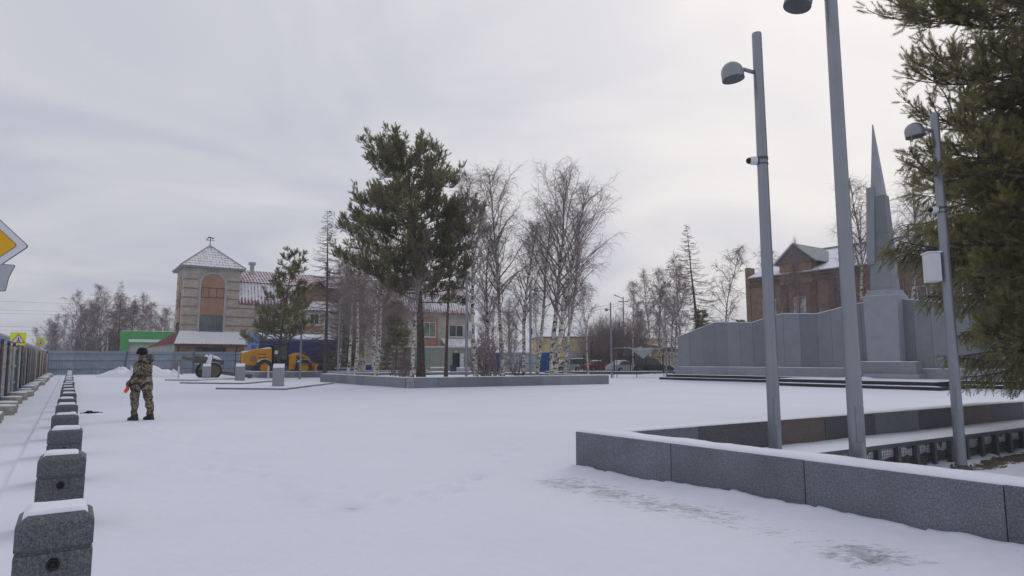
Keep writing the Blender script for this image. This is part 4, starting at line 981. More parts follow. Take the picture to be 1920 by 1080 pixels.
# ------------------------------------------------------------------ blue hoarding and gate behind the birches
def panel_fence(name, label, p0, p1, z1, mat, post, group=None, npan=2):
    a = Vector(p0); b = Vector(p1); L = (b-a).length; t = thing(name, label, 'fence', (a.x, a.y, 0), math.atan2(b.y-a.y, b.x-a.x), group)
    for i in range(npan):
        rib_sheet(L/npan-0.03, 0.1, z1, 0.25, 0.03).build('panel', M[mat], t, loc=(L*i/npan, 0, 0))
    for z in (0.5, 1.2, 1.9): MB().box(0, L, -0.07, -0.02, z, z+0.05).build('rail', M[post], t)
    for i in range(npan+1): MB().tube([(L*i/npan, -0.1, 0), (L*i/npan, -0.1, z1)], 0.05, 8).build('post', M[post], t)
    return t
panel_fence('sheet_fence', 'bright blue sheet metal fence panels between the cabin and the grey gate', bearing(886, 77), bearing(938, 77), 2.35, 'sheet_blue', 'post_blue')
panel_fence('sheet_fence', 'bright blue sheet metal fence panel right of the grey gate', bearing(1010, 77), bearing(1033, 76), 2.45, 'sheet_blue', 'post_blue', npan=1)
g0, g1 = bearing(943, 77.2), bearing(1009, 77.2); L = (g1-g0).length
gt = thing('yard_gate', 'pale grey two leaf yard gate with green end posts behind the birches', 'gate', (g0.x, g0.y, 0), math.atan2(g1.y-g0.y, g1.x-g0.x))
for i in range(2):
    gl_ = MB().box(L*i/2+0.05, L*(i+1)/2-0.05, 0, 0.03, 0.15, 2.2).build('leaf', M['sheet'], gt)
    f = MB()
    for a0, a1, c0, c1 in ((0.05,L/2-0.05,0.15,0.22),(0.05,L/2-0.05,1.15,1.22),(0.05,L/2-0.05,2.13,2.2),(0.05,0.12,0.22,2.13),(L/2-0.12,L/2-0.05,0.22,2.13),(L/4,L/4+0.06,1.22,2.13)):
        f.box(L*i/2+a0, L*i/2+a1, -0.04, -0.002, c0, c1)
    f.build('leaf_frame', M['steel_dark'], gl_)
for x in (-0.06, L+0.06): MB().box(x-0.06, x+0.06, -0.1, 0.06, 0, 2.4).build('gate_post', M['green'], gt)

# ------------------------------------------------------------------ iron railing with cars behind
r0, r1 = bearing(1040, 76), bearing(1275, 70); L = (r1-r0).length; ra = math.atan2(r1.y-r0.y, r1.x-r0.x)
ir = thing('iron_railing', 'black iron railing with thin bars in front of the parked cars', 'fence', (r0.x, r0.y, 0), ra)
nb = 8
for i in range(nb+1): MB().box(L*i/nb-0.05, L*i/nb+0.05, -0.05, 0.05, 0, 2.1).build('post', M['black'], ir)
for i in range(nb):
    a, b = L*i/nb+0.05, L*(i+1)/nb-0.05
    pn = MB().box(a, b, -0.02, 0.02, 0.35, 0.40).box(a, b, -0.02, 0.02, 1.85, 1.90).build('rail_panel', M['black'], ir)
    m = MB(); k = int((b-a)/0.16)
    for j in range(1, k): m.box(a+(b-a)*j/k-0.012, a+(b-a)*j/k+0.012, -0.012, 0.012, 0.25, 2.0)
    m.build('bars', M['black'], pn)

def make_car(name, label, loc, rot, kind, paint, snow=True, cat='car'):
    t = thing(name, label, cat, loc, rot, None)
    H_ = 1.75 if kind == 'suv' else 1.45
    W_ = 0.92
    low = [(-2.2,0.42),(-2.25,0.75),(-2.15,0.98)] + ([(-1.6,1.02),(0.95,1.0),(1.9,0.92)] if kind == 'suv' else [(-1.6,0.98),(0.8,0.95),(1.9,0.82)]) + [(2.2,0.72),(2.25,0.45)]
    under = [(1.85,0.30),(1.72,0.62),(1.35,0.70),(1.0,0.62),(0.88,0.28),(-0.92,0.28),(-1.04,0.62),(-1.4,0.70),(-1.75,0.62),(-1.88,0.30)]
    MB().extrude([(x, -W_, z) for x, z in low+under], (0, 2*W_, 0)).build('body', M[paint], t, bevel=0.05)
    cab = [(-2.05,1.0),(-1.75,H_-0.08),(-1.3,H_),(0.1,H_),(0.35,H_-0.06),(1.05,0.98)] if kind == 'suv' else [(-1.75,0.96),(-1.1,H_-0.08),(-0.8,H_),(0.05,H_),(0.3,H_-0.06),(1.05,0.93)]
    b = [Vector((x, 0, z)) for x, z in cab]; mb = MB(); n = len(b); ws = [W_*0.93 if i in (0, n-1) else W_*0.76 for i in range(n)]
    vs = [(p.x, -w, p.z) for p, w in zip(b, ws)] + [(p.x, w, p.z) for p, w in zip(b, ws)]
    mb.add(vs, [tuple(range(n)), tuple(range(2*n-1, n-1, -1))] + [(i, n+i, n+(i+1)%n, (i+1)%n) for i in range(n)])
    c = mb.build('cabin_shell', M[paint], t, bevel=0.03)
    for sg in (-1, 1):
        q = []
        for x, z in cab:
            k = (z-cab[0][1])/(H_-cab[0][1]); w = W_*(0.93-0.17*min(1,k)); cx = -0.4
            q.append(Vector((cx+(x-cx)*0.86, sg*(w*1.0+0.006), cab[0][1]+0.04+(z-cab[0][1])*0.84)))
        MB().extrude(q, (0, sg*0.012, 0)).build('side_window', M['glass'], c)
    MB().hexa([(cab[4][0]+.05,-.6,H_-.14),(cab[4][0]+.07,-.6,H_-.12),(cab[4][0]+.07,.6,H_-.12),(cab[4][0]+.05,.6,H_-.14),(cab[4][0]+.04,-.6,H_-.1),(cab[4][0]+.06,-.6,H_-.1),(cab[4][0]+.06,.6,H_-.1),(cab[4][0]+.04,.6,H_-.1)]).build('windscreen_edge', M['glass'], c)
    for x in (-1.4, 1.35):
        for sg in (-1, 1):
            Mw = Matrix.Translation((x, sg*(W_-0.08), 0.33)) @ Matrix.Rotation(math.pi/2, 4, 'X')
            wh = MB().lathe([(0.24,-0.10),(0.33,-0.085),(0.33,0.085),(0.24,0.10)], 18, Mw).build('wheel', M['tyre'], t, auto=40)
            MB().lathe([(0.20,-0.108),(0.20,0.108)], 14, Mw).build('rim', M['steel'], wh)
    for sg in (-1, 1):
        MB().cbox((2.2, sg*0.68, 0.68), (0.1,0.34,0.14)).build('headlight', M['lens'], t)
        MB().cbox((-2.2, sg*0.74, 0.85), (0.1,0.22,0.2)).build('tail_light', M['red_paint'], t)
    if snow:
        s0 = snow_cap(cab[2][0]-0.1, cab[3][0]+0.1, -0.66, 0.66, H_, 0.09, 5, 0.12, 0.15).build('roof_snow', M['snow'], t, True)
        snow_cap(1.1, 2.05, -0.75, 0.75, 0.93 if kind == 'suv' else 0.88, 0.07, 6, 0.12, 0.15).build('bonnet_snow', M['snow'], t, True)
M['car_dark'] = simple('dark_car_paint', (0.022, 0.028, 0.032), 0.3, 0.2, 0.1)
M['car_silver'] = simple('silver_car_paint', (0.42, 0.45, 0.48), 0.3, 0.3, 0.08)
M['car_red'] = simple('dull_red_car_paint', (0.14, 0.03, 0.03), 0.35, 0.1, 0.1)
def carp(px, D): 
    q = bearing(px, D); return (q.x, q.y, 0)
make_car('parked_car', 'dark green off-road car under the grey tarpaulin frame', carp(1228, 75), ra+0.05, 'suv', 'car_dark', False)
make_car('parked_car', 'silver car with snowy roof left of the dark off-road car', carp(1168, 80), ra+1.1, 'car', 'car_silver')
make_car('parked_car', 'dark red car with snow on bonnet behind the iron railing', carp(1122, 84), ra+0.9, 'car', 'car_red')
make_car('parked_car', 'snow covered silver car near the blue fence panel', carp(1060, 86), ra+1.0, 'car', 'car_silver')
make_car('parked_car', 'dark car with snowy roof between two silver ones', carp(1090, 88), ra+1.0, 'suv', 'car_dark')
def park_lamp(px, D, label):
    q = bearing(px, D); t = thing('park_lamp', label, 'lamp post', (q.x, q.y, 0))
    MB().lathe([(0.12,0),(0.12,0.4),(0.05,0.5),(0.045,3.2),(0.09,3.25),(0.05,3.35)], 12).build('column', M['black'], t, auto=40)
    MB().lathe([(0.12,3.35),(0.20,3.85)], 6).build('lantern', M['glass'], t)
    MB().lathe([(0.26,3.86),(0.10,4.05),(0.03,4.2)], 6).build('lantern_cap', M['black'], t)
park_lamp(1048, 74, 'black lantern lamp post by the iron railing beside the double birch')
park_lamp(1110, 72, 'black lantern lamp post in the middle of the iron railing')

# ------------------------------------------------------------------ tarpaulin frame
f0 = bearing(1157, 56.5); tf = thing('tarp_frame', 'open pipe frame with a sagging grey tarpaulin over the railing', 'canopy', (f0.x, f0.y, 0), -YAW+0.02)
for x, y, l in ((0,0,0),(1.8,0.3,0.03),(4.6,-0.3,-0.10),(0.3,3.2,0),(4.9,3.0,0)):
    MB().tube([(x,y,0),(x+l,y,2.6)], 0.035, 8).build('pole', M['steel_dark'], tf)
MB().tube([(-0.1,0,2.6),(5.3,-0.3,2.62)], 0.035, 8).build('cross_bar', M['post_grey'], tf)
MB().tube([(0.2,3.2,2.6),(5.3,3.0,2.62)], 0.035, 8).build('cross_bar', M['post_grey'], tf)
vs = []; n = 20
for j in range(n+1):
    for i in range(n+1):
        x = 1.2+3.6*i/n; y = -0.1+3.1*j/n; s = i/n
        fold = max(0, 1-abs(s-0.30)/0.34)
        z = 2.66 - (1-j/n)**2*0.0 - 0.25*math.sin(math.pi*s)*math.sin(math.pi*j/n) + 0.05*fbm(x*2, y*2)
        if j == 0: z = 2.64 - 1.0*fold
        elif j == 1: z = 2.64 - 0.45*fold
        if j <= 1: y = -0.16 - 0.05*(1-j)
        vs.append((x, y, z))
MB().add(vs, [(j*(n+1)+i, j*(n+1)+i+1, (j+1)*(n+1)+i+1, (j+1)*(n+1)+i) for j in range(n) for i in range(n)]).build('tarpaulin', M['tarp'], tf, True)
vs = [(x, y, z+0.04) for (x, y, z) in vs[3*(n+1):]]
MB().add(vs, [(j*(n+1)+i, j*(n+1)+i+1, (j+1)*(n+1)+i+1, (j+1)*(n+1)+i) for j in range(n-3) for i in range(n)]).build('tarp_snow', M['snow'], tf, True)

# ------------------------------------------------------------------ utility poles and wires
def utility(px, D, h, label, arm=True):
    q = bearing(px, D); t = thing('utility_pole', label, 'utility pole', (q.x, q.y, 0), -YAW)
    MB().tube([(0,0,0),(0,0,h)], [0.14,0.09], 10).build('pole', M['concrete'], t)
    if arm:
        MB().tube([(0,0,h-0.3),(-0.9,0,h+0.15)], 0.05, 8).build('lamp_arm', M['post_grey'], t)
        MB().cbox((-1.1,0,h+0.22), (0.7,0.25,0.12), Matrix.Rotation(0.4, 3, 'Y')).build('lamp', M['post_grey'], t, bevel=0.03)
    MB().box(-0.8, 0.8, -0.06, 0.06, h-0.75, h-0.63).build('cross_arm', M['post_grey'], t)
utility(1171, 100, 11.4, 'concrete street lighting pole with slanted lamp arm above the brown thicket')
utility(483, 118, 8.0, 'utility pole hidden behind the tower house', False)
utility(-160, 100, 9.0, 'utility pole beyond the roadside hoarding, out past the diamond sign', False)
utility(954, 105, 10, 'dark utility pole with box between the birches', False)
for i, (zl, zr_) in enumerate(((11.1,11.6),(9.6,10.6),(9.1,10.0),(7.0,7.8),(6.4,7.2),(5.6,6.6))):
    a = bearing(-170, 100); b = bearing(480, 118); a.z = zl+0.25; b.z = zr_; pts = []
    for k in range(25):
        t_ = k/24; q = a.lerp(b, t_); q.z -= 0.9*4*t_*(1-t_)*0.5; q += FWD*(0.4*i); pts.append(q)
    tag(MB().tube(pts, 0.016, 4, False).build('overhead_wire', M['black']), 'thin dark overhead wire crossing the sky left of the tower', 'wire', 'overhead wires left of the tower')
for i, (z0_, z1_) in enumerate(((10.6, 11.0), (10.3, 9.9))):
    a = bearing(1171, 100); b = bearing(954, 105); a.z = z0_; b.z = z1_-1; pts = [a.lerp(b, k/16)-Vector((0,0,1.6*(k/16)*(1-k/16)*2)) for k in range(17)]
    tag(MB().tube(pts, 0.02, 4, False).build('overhead_wire', M['black']), 'sagging wire from the street lighting pole towards the birches', 'wire', 'wires of the street lighting pole')

# ------------------------------------------------------------------ blue wagon
q = bearing(484, 67.5)
wg = thing('blue_wagon', 'long dark blue site wagon with arched snowy roof and white splash mark', 'trailer', (q.x, q.y, 0), 0.16)
WL, WW, WB, WT = 11.2, 3.1, 0.75, 3.75
arcp = [(WW/2+ (WW/2)*math.cos(math.pi*i/12), WT+0.62*math.sin(math.pi*i/12)) for i in range(13)]
body = [(0,WB),(WW,WB)] + arcp
MB().extrude([(0.02,y,z) for y, z in body], (WL,0,0)).build('body', M['van_blue'], wg)
MB().extrude([(-0.03,y,z) for y, z in body], (0.045,0,0)).build('end_wall', M['van_blue_light'], wg)
dr = MB().box(-0.07, -0.035, 0.75, 1.95, WB+0.1, WB+2.4).build('door', M['van_blue'], wg)
for y in (0.62, 1.98): MB().box(-0.08, -0.036, y, y+0.1, WB+0.05, WB+2.5).build('door_jamb', M['teal'], dr)
MB().cbox((-0.10,0.88,WB+1.2), (0.06,0.06,0.18)).build('handle', M['steel'], dr)
rs = []; nseg = 40
for k in range(nseg+1):
    for i in range(13):
        y, z = arcp[12-i]; rs.append((0.25+(WL-0.3)*k/nseg, y, z+0.05+0.05*(0.5+fbm(k*0.7, i*0.5))))
MB().add(rs, [(k*13+i, k*13+i+1, (k+1)*13+i+1, (k+1)*13+i) for k in range(nseg) for i in range(12)]).build('roof_snow', M['snow'], wg, True)
MB().box(0.0, WL, -0.03, 0.0, WT-0.14, WT-0.02).build('eave_strip', M['van_blue_light'], wg)
# white splash graphic near the right end: a swoosh and a scatter of leaf-like flecks, flat print on the side
gm_ = MB(); rg = random.Random(3)
for k in range(14):
    t0, t1 = k/14, (k+1)/14
    f = lambda t: (8.35+1.0*t**1.6, WB+0.25+2.3*t)
    w_ = lambda t: 0.30*(1-t)+0.03
    (xa, za), (xb, zb) = f(t0), f(t1)
    gm_.add([(xa,-0.012,za),(xa+w_(t0),-0.012,za),(xb+w_(t1),-0.012,zb),(xb,-0.012,zb)], [(0,1,2,3)])
for k in range(90):
    t = rg.random(); cx_ = 9.35+0.95*rg.random()+0.4*t; cz = WB+0.3+2.35*t
    if rg.random() < 0.25: continue
    a = rg.uniform(0, 3.14); l, w_ = rg.uniform(0.10,0.26), rg.uniform(0.04,0.10); d1 = Vector((math.cos(a),0,math.sin(a))); d2 = Vector((-d1.z,0,d1.x)); c0 = Vector((cx_,-0.012-0.0003*k,cz))
    gm_.add([c0-d1*l, c0-d2*w_, c0+d1*l, c0+d2*w_], [(0,1,2,3)])
gm_.build('splash_mark', M['sign_white'], wg)
MB().box(0.3, WL-0.2, 0.3, WW-0.3, 0.45, WB-0.01).build('chassis', M['steel_dark'], wg)
for x in (1.6, 2.7, 8.4, 9.5):
    for y in (0.25, WW-0.25):
        Mw = Matrix.Translation((x, y, 0.45)) @ Matrix.Rotation(math.pi/2, 4, 'X')
        wh = MB().lathe([(0.3,-0.12),(0.45,-0.1),(0.45,0.1),(0.3,0.12)], 18, Mw).build('wheel', M['tyre'], wg, auto=40)
        MB().lathe([(0.26,-0.125),(0.26,0.125)], 12, Mw).build('rim', M['steel'], wh)

# ------------------------------------------------------------------ yellow motor grader
def big_wheel(parent, x, y, r, w, snow=True):
    Mw = Matrix.Translation((x, y, r)) @ Matrix.Rotation(math.pi/2, 4, 'X')
    t = MB().lathe([(r*0.56,-w*0.5),(r*0.9,-w*0.5),(r*0.97,-w*0.36),(r*0.97,w*0.36),(r*0.9,w*0.5),(r*0.56,w*0.5),(r*0.56,-w*0.5)], 28, Mw, False).build('tyre', M['tyre'], parent, auto=35)
    tr = MB()
    for k in range(22):
        a = 2*math.pi*k/22
        for sg in (-1, 1):
            R_ = Matrix.Rotation(a+(0.07 if sg > 0 else -0.07), 3, 'Y')
            tr.cbox(Vector((x, y+sg*w*0.27, r)) + R_ @ Vector((0, 0, r*0.98)), (r*0.13, w*0.46, r*0.10), R_)
    tr.build('tread_blocks', M['tyre'], t)
    MB().lathe([(r*0.57,-w*0.42),(r*0.5,-w*0.30),(r*0.2,-w*0.25),(r*0.2,-w*0.45),(r*0.05,-w*0.45)], 20, Matrix.Translation((x, y, r)) @ Matrix.Rotation(-math.pi/2, 4, 'X'), False).build('rim', M['yellow'], t, auto=35)
    if snow:
        s = MB(); 
        for k in range(9):
            a = math.pi*(0.22+0.56*k/9); a2 = math.pi*(0.22+0.56*(k+1)/9)
            p_ = []
            for aa in (a, a2):
                for rr_ in (r*1.03, r*1.08): p_.append((x+rr_*math.cos(aa), rr_*math.sin(aa)+r))
            s.hexa([(p_[0][0],y-w*.45,p_[0][1]),(p_[2][0],y-w*.45,p_[2][1]),(p_[2][0],y+w*.45,p_[2][1]),(p_[0][0],y+w*.45,p_[0][1]),(p_[1][0],y-w*.4,p_[1][1]),(p_[3][0],y-w*.4,p_[3][1]),(p_[3][0],y+w*.4,p_[3][1]),(p_[1][0],y+w*.4,p_[1][1])])
        s.build('tyre_snow', M['snow'], t)
gq = bearing(456, 62.5)
gr = thing('wheel_loader', 'yellow wheel loader with snowy engine hood and chunky tyres beside the field gun', 'machine', (gq.x, gq.y, 0), 0.02)
hood = [(0.05,1.0),(2.75,1.0),(2.75,2.70),(1.6,2.68),(0.55,2.46),(0.0,2.2)]
MB().extrude([(x,0.45,z) for x, z in hood], (0,1.5,0)).build('engine_hood', M['yellow'], gr, bevel=0.06)
MB().hexa([(0.02,0.5,2.26),(2.7,0.5,2.71),(2.7,1.9,2.71),(0.02,1.9,2.26),(0.1,0.55,2.38),(2.65,0.55,2.83),(2.65,1.85,2.83),(0.1,1.85,2.38)]).build('hood_snow', M['snow'], gr, bevel=0.04)
for z in (1.75, 2.1): MB().box(1.4, 2.2, 0.435, 0.449, z, z+0.07).build('hood_stripe', M['black'], gr)
Mv = Matrix.Translation((0.95, 0.44, 1.65)) @ Matrix.Rotation(math.pi/2, 4, 'X')
MB().lathe([(0.34,-0.01),(0.34,0.012),(0.3,0.016)], 20, Mv).build('fan_grille', M['orange_panel'], gr)
MB().box(0.3, 4.6, 0.5, 1.9, 0.6, 0.99).build('rear_frame', M['steel_dark'], gr)
MB().tube([(1.7,1.2,2.6),(1.7,1.2,3.1)], 0.06, 8).build('exhaust', M['black'], gr)
MB().box(0.05, 0.9, 0.35, 2.0, 0.3, 0.995).build('rear_guard', M['steel_dark'], gr, bevel=0.03)
cbn = MB()
for x, y in ((2.9,0.5),(4.3,0.5),(2.9,1.9),(4.3,1.9)): cbn.box(x-0.05, x+0.05, y-0.05, y+0.05, 1.1, 3.05)
cbn.box(2.8, 4.4, 0.42, 1.98, 3.05, 3.16).box(2.85, 4.35, 0.46, 1.94, 0.995, 1.6)
cbx = cbn.build('cab', M['black'], gr)
MB().box(2.95, 4.25, 0.5, 0.51, 1.6, 3.04).build('cab_glass', M['glass'], cbx)
MB().box(2.95, 4.25, 1.89, 1.9, 1.6, 3.04).build('cab_glass', M['glass'], cbx)
MB().box(3.0, 3.4, 0.44, 0.46, 2.15, 2.5).build('number_plate', M['sign_white'], cbx)
MB().box(4.45, 5.2, 0.45, 1.95, 0.55, 2.0).build('front_block', M['yellow'], gr, bevel=0.06)
for y in (0.62, 1.78):
    MB().tube([(4.7,y,1.9),(5.4,y,2.15),(6.4,y,1.75),(7.0,y,0.9)], [0.13,0.16,0.15,0.12], 8).build('lift_arm', M['yellow'], gr, auto=40)
    MB().tube([(4.9,y,1.2),(6.1,y,1.7)], 0.07, 8).build('lift_ram', M['black'], gr)
MB().tube([(5.0,1.2,1.9),(6.0,1.2,2.35),(6.7,1.2,1.9)], 0.09, 8).build('bucket_link', M['rust'], gr)
bk = [(7.0,0.15),(7.9,0.05),(7.95,0.12),(7.25,0.3),(7.1,0.75),(7.3,1.15),(7.2,1.2),(6.95,0.8)]
MB().extrude([(x,-0.15,z) for x, z in bk], (0,2.7,0)).build('bucket', M['yellow'], gr)
for x in (1.95, 5.85):
    for y in (0.15, 2.25): big_wheel(gr, x, y, 0.80, 0.5)
ld = MB()
for x in (-0.75, -0.25): ld.box(x, x+0.05, 0.3, 0.35, 0.2, 2.5)
for k in range(7): ld.box(-0.70, -0.25, 0.31, 0.34, 0.45+k*0.32, 0.49+k*0.32)
t_ = ld.build('steel_ladder', M['black'], None, loc=(gq.x, gq.y, 0)); tag(t_, 'black steel ladder standing between the field gun and the yellow loader', 'ladder')

# ------------------------------------------------------------------ field gun
cq = bearing(390, 53.0); bd = -RIGHT*0.66 - FWD*0.75
fg = thing('field_gun', 'olive green field gun on two spoked rubber tyred wheels with snow on its shield', 'cannon', (cq.x, cq.y, 0), math.atan2(bd.y, bd.x))
# local +x = muzzle direction
for sg in (-1, 1):
    y = sg*0.92; r = 0.68
    Mw = Matrix.Translation((0, y, r)) @ Matrix.Rotation(math.pi/2, 4, 'X')
    wh = MB().lathe([(r*0.74,-0.1),(r*0.95,-0.1),(r,-0.06),(r,0.06),(r*0.95,0.1),(r*0.74,0.1),(r*0.74,-0.1)], 28, Mw, False).build('tyre', M['tyre'], fg, auto=35)
    MB().lathe([(r*0.75,-0.09),(r*0.7,-0.03),(r*0.3,-0.05),(r*0.2,-0.13),(0.03,-0.13),(0.03,0.13),(r*0.2,0.13),(r*0.3,0.05),(r*0.7,0.03),(r*0.75,0.09)], 24, Mw, False).build('rim', M['olive'], wh, auto=35)
    s = MB()
    for k in range(8):
        a, a2 = math.pi*(0.25+0.5*k/8), math.pi*(0.25+0.5*(k+1)/8)
        q4 = [(rr_*math.cos(aa), rr_*math.sin(aa)+r) for aa in (a, a2) for rr_ in (r*1.005, r*1.05)]
        s.hexa([(q4[0][0],y-.09,q4[0][1]),(q4[2][0],y-.09,q4[2][1]),(q4[2][0],y+.09,q4[2][1]),(q4[0][0],y+.09,q4[0][1]),(q4[1][0],y-.08,q4[1][1]),(q4[3][0],y-.08,q4[3][1]),(q4[3][0],y+.08,q4[3][1]),(q4[1][0],y+.08,q4[1][1])])
    s.build('tyre_snow', M['snow'], wh)
MB().tube([(0,-0.9,0.68),(0,0.9,0.68)], 0.09, 10).build('axle', M['olive'], fg)
MB().box(-0.5, 0.45, -0.35, 0.35, 0.75, 1.25).build('carriage', M['olive'], fg, bevel=0.03)
el = Vector((math.cos(0.14), 0, math.sin(0.14)))
b0_ = Vector((-0.9, 0, 1.32))
MB().tube([b0_, b0_+el*0.9, b0_+el*2.9, b0_+el*3.05], [0.19,0.17,0.135,0.15], 14).build('barrel', M['olive'], fg, auto=40)
MB().tube([b0_+Vector((0.3,0,-0.17)), b0_+Vector((0.3,0,-0.17))+el*1.9], 0.10, 10).build('recoil_cradle', M['olive'], fg)
MB().tube([b0_+Vector((0.4,0,0.26)), b0_+Vector((0.4,0,0.26))+el*1.7], 0.15, 12).build('recuperator', M['olive'], fg, auto=40)
MB().box(-1.2, -0.85, -0.18, 0.18, 1.12, 1.55).build('breech', M['olive'], fg, bevel=0.03)
sd = [(-0.95,0.75),(0.95,0.75),(0.95,1.3),(0.62,1.75),(-0.62,1.75),(-0.95,1.3)]
for a, b in ((-0.95,-0.2),(0.2,0.95)):
    mb = MB(); 
    pl = [(a if a < 0 else b, 0.75), ((a if a > 0 else b), 0.75), ((a if a > 0 else b), 1.95), ((-0.55 if a < 0 else 0.55), 1.95), ((-0.95 if a < 0 else 0.95), 1.5)]
    mb.extrude([(0.45-(z-0.75)*0.42, y, z) for y, z in pl], (0.02, 0, 0)); sh_ = mb.build('shield', M['olive'], fg)
    mb = MB(); mb.extrude([(0.48-(z-0.75)*0.42, y*0.97, z) for y, z in [(y, max(1.25, z)) for y, z in pl]], (0.07, 0, 0.05)); mb.build('shield_snow', M['snow'], sh_)
for sg in (-1, 1):
    tl = MB().hexa([(-0.3,sg*0.3-0.09,0.5),(-0.3,sg*0.3+0.09,0.5),(-3.1,sg*0.62+0.09,0.08),(-3.1,sg*0.62-0.09,0.08),(-0.3,sg*0.3-0.09,0.75),(-0.3,sg*0.3+0.09,0.75),(-3.1,sg*0.62+0.09,0.28),(-3.1,sg*0.62-0.09,0.28)]).build('trail_leg', M['olive'], fg)
    MB().box(-3.35, -3.1, sg*0.62-0.2, sg*0.62+0.2, 0.0, 0.35).build('spade', M['olive'], tl)
# tarp-like snow heap lying over the breech
MB().lathe([(0.62,0),(0.55,0.12),(0.3,0.24),(0.05,0.28)], 14, Matrix.Translation((-0.35,0,1.62)) @ Matrix.Rotation(-0.2, 4, 'Y')).build('snow_heap', M['snow'], fg, True)

# ------------------------------------------------------------------ small site clutter by the cabin
def clutter(name, label, cat, px, D, parts):
    q = bearing(px, D); t = thing(name, label, cat, (q.x, q.y, 0), -YAW+0.2)
    for nm, mt, a in parts: MB().box(*a).build(nm, M[mt], t, bevel=0.03)
clutter('blue_bin', 'blue plastic bin with snow lid between birch trunks', 'bin', 693, 70, [('body','sheet_blue',(-.42,.42,-.3,.3,.1,1.05)),('lid','snow',(-.45,.45,-.33,.33,1.06,1.16))])
clutter('blue_bin', 'dark blue bin standing right of the cabin doorway', 'bin', 850, 63, [('body','sheet_blue',(-.3,.3,-.3,.3,0,.95)),('lid','black',(-.32,.32,-.32,.32,.955,1.02))])
clutter('barrel_box', 'grey crate with snow beside the dark blue bin', 'crate', 868, 62, [('body','grey_render',(-.6,.6,-.4,.4,0,.75)),('snow_cap','snow',(-.6,.6,-.4,.4,.755,.85))])
clutter('work_table', 'white site table with snow in front of the cabin', 'table', 820, 62, [('top','snow',(-.7,.7,-.35,.35,.78,.88)),('leg','wood',(-.65,-.58,-.3,.3,0,.775)),('leg','wood',(.58,.65,-.3,.3,0,.775))])
clutter('blue_crate', 'pair of low blue crates behind the birch trunks near the wagon', 'crate', 650, 66, [('body','sheet_blue',(-1.2,1.0,-.4,.4,.1,.7)),('snow_cap','snow',(-1.2,1.0,-.4,.4,.705,.76))])

# ------------------------------------------------------------------ snow heaps
def snow_heap(loc, rx, ry, h, label, seed):
    n = 40; vs = []
    for j in range(n+1):
        for i in range(n+1):
            x, y = -1+2*i/n, -1+2*j/n; r = math.hypot(x, y)
            k = max(0, 1-r)**0.8; lump = 0.72+0.34*mnoise.noise(Vector((x*2.2+seed, y*2.2, seed))) + 0.16*mnoise.noise(Vector((x*5.5, y*5.5, seed+3)))
            vs.append((x*rx, y*ry, h*k*max(0.1, lump) - 0.03))
    o = MB().add(vs, [(j*(n+1)+i, j*(n+1)+i+1, (j+1)*(n+1)+i+1, (j+1)*(n+1)+i) for j in range(n) for i in range(n)]).build('snow_heap', M['snow'], None, True, loc=loc, rotz=-YAW)
    return tag(o, label, 'snow heap')
q = bearing(278, 58); snow_heap((q.x, q.y, 0), 3.0, 1.6, 1.75, 'tall lumpy snow heap behind the man in camouflage', 1.7)
q = bearing(222, 58.5); snow_heap((q.x, q.y, 0), 2.0, 1.4, 1.25, 'lower snow heap at the far hoarding, on the bollard side', 4.1)
q = bearing(325, 57); snow_heap((q.x, q.y, 0), 1.0, 0.8, 0.85, 'small snow heap beside the field gun', 6.3)
q = bearing(1235, 62); snow_heap((q.x, q.y, 0), 3.0, 0.9, 0.45, 'low snow ridge at the foot of the dark wall by the tarpaulin frame', 8.3)

# ------------------------------------------------------------------ trees
def seg_mesh(S, n=3):
    """S: N x 8 array p0 p1 r0 r1 -> open prisms"""
    S = np.asarray(S, dtype=np.float64); p0, p1, r0, r1 = S[:,0:3], S[:,3:6], S[:,6], S[:,7]
    d = p1-p0; d /= np.maximum(np.linalg.norm(d, axis=1, keepdims=True), 1e-6)
    ref = np.where(np.abs(d[:,2:3]) > 0.9, np.array([[1.0,0,0]]), np.array([[0,0,1.0]]))
    a = np.cross(d, ref); a /= np.linalg.norm(a, axis=1, keepdims=True); b = np.cross(d, a)
    V = np.empty((len(S), 2*n, 3))
    for k in range(n):
        c, s = math.cos(2*math.pi*k/n), math.sin(2*math.pi*k/n); o = a*c + b*s
        V[:,k] = p0 + o*r0[:,None]; V[:,n+k] = p1 + o*r1[:,None]
    base = (np.arange(len(S))*2*n)[:,None]
    F = np.concatenate([base + np.array([[k, (k+1)%n, n+(k+1)%n, n+k]]) for k in range(n)], 0)
    return V.reshape(-1, 3), F
def unit(v): return v/ (np.linalg.norm(v)+1e-9)
def poly_segs(out, pts, r0, r1):
    n = len(pts)-1
    for i in range(n): out.append((*pts[i], *pts[i+1], r0+(r1-r0)*i/n, r0+(r1-r0)*(i+1)/n))
def grow(p, d, L, n, rng, grav=0.0, wob=0.15, up=0.0):
    pts = [np.array(p, float)]; d = unit(np.array(d, float)); st = L/n
    for i in range(n):
        t = (i+1)/n
        d = unit(d + rng.normal(0, wob, 3) + np.array([0, 0, up*(1-t) - grav*t])); pts.append(pts[-1] + d*st)
    return pts
def trunk_mesh(name, pts, rad, mat, n=10, attrs=None):
    mb = MB().tube(pts, rad, n, True)
    me = np_mesh(name, mb.v, [f for f in mb.f if len(f) == 4], None, mat, True, None)
    if attrs:
        for an, fn in attrs.items():
            a = me.attributes.new(an, 'FLOAT', 'POINT'); a.data.foreach_set('value', np.array([fn(v) for v in mb.v], dtype=np.float32))
    return me
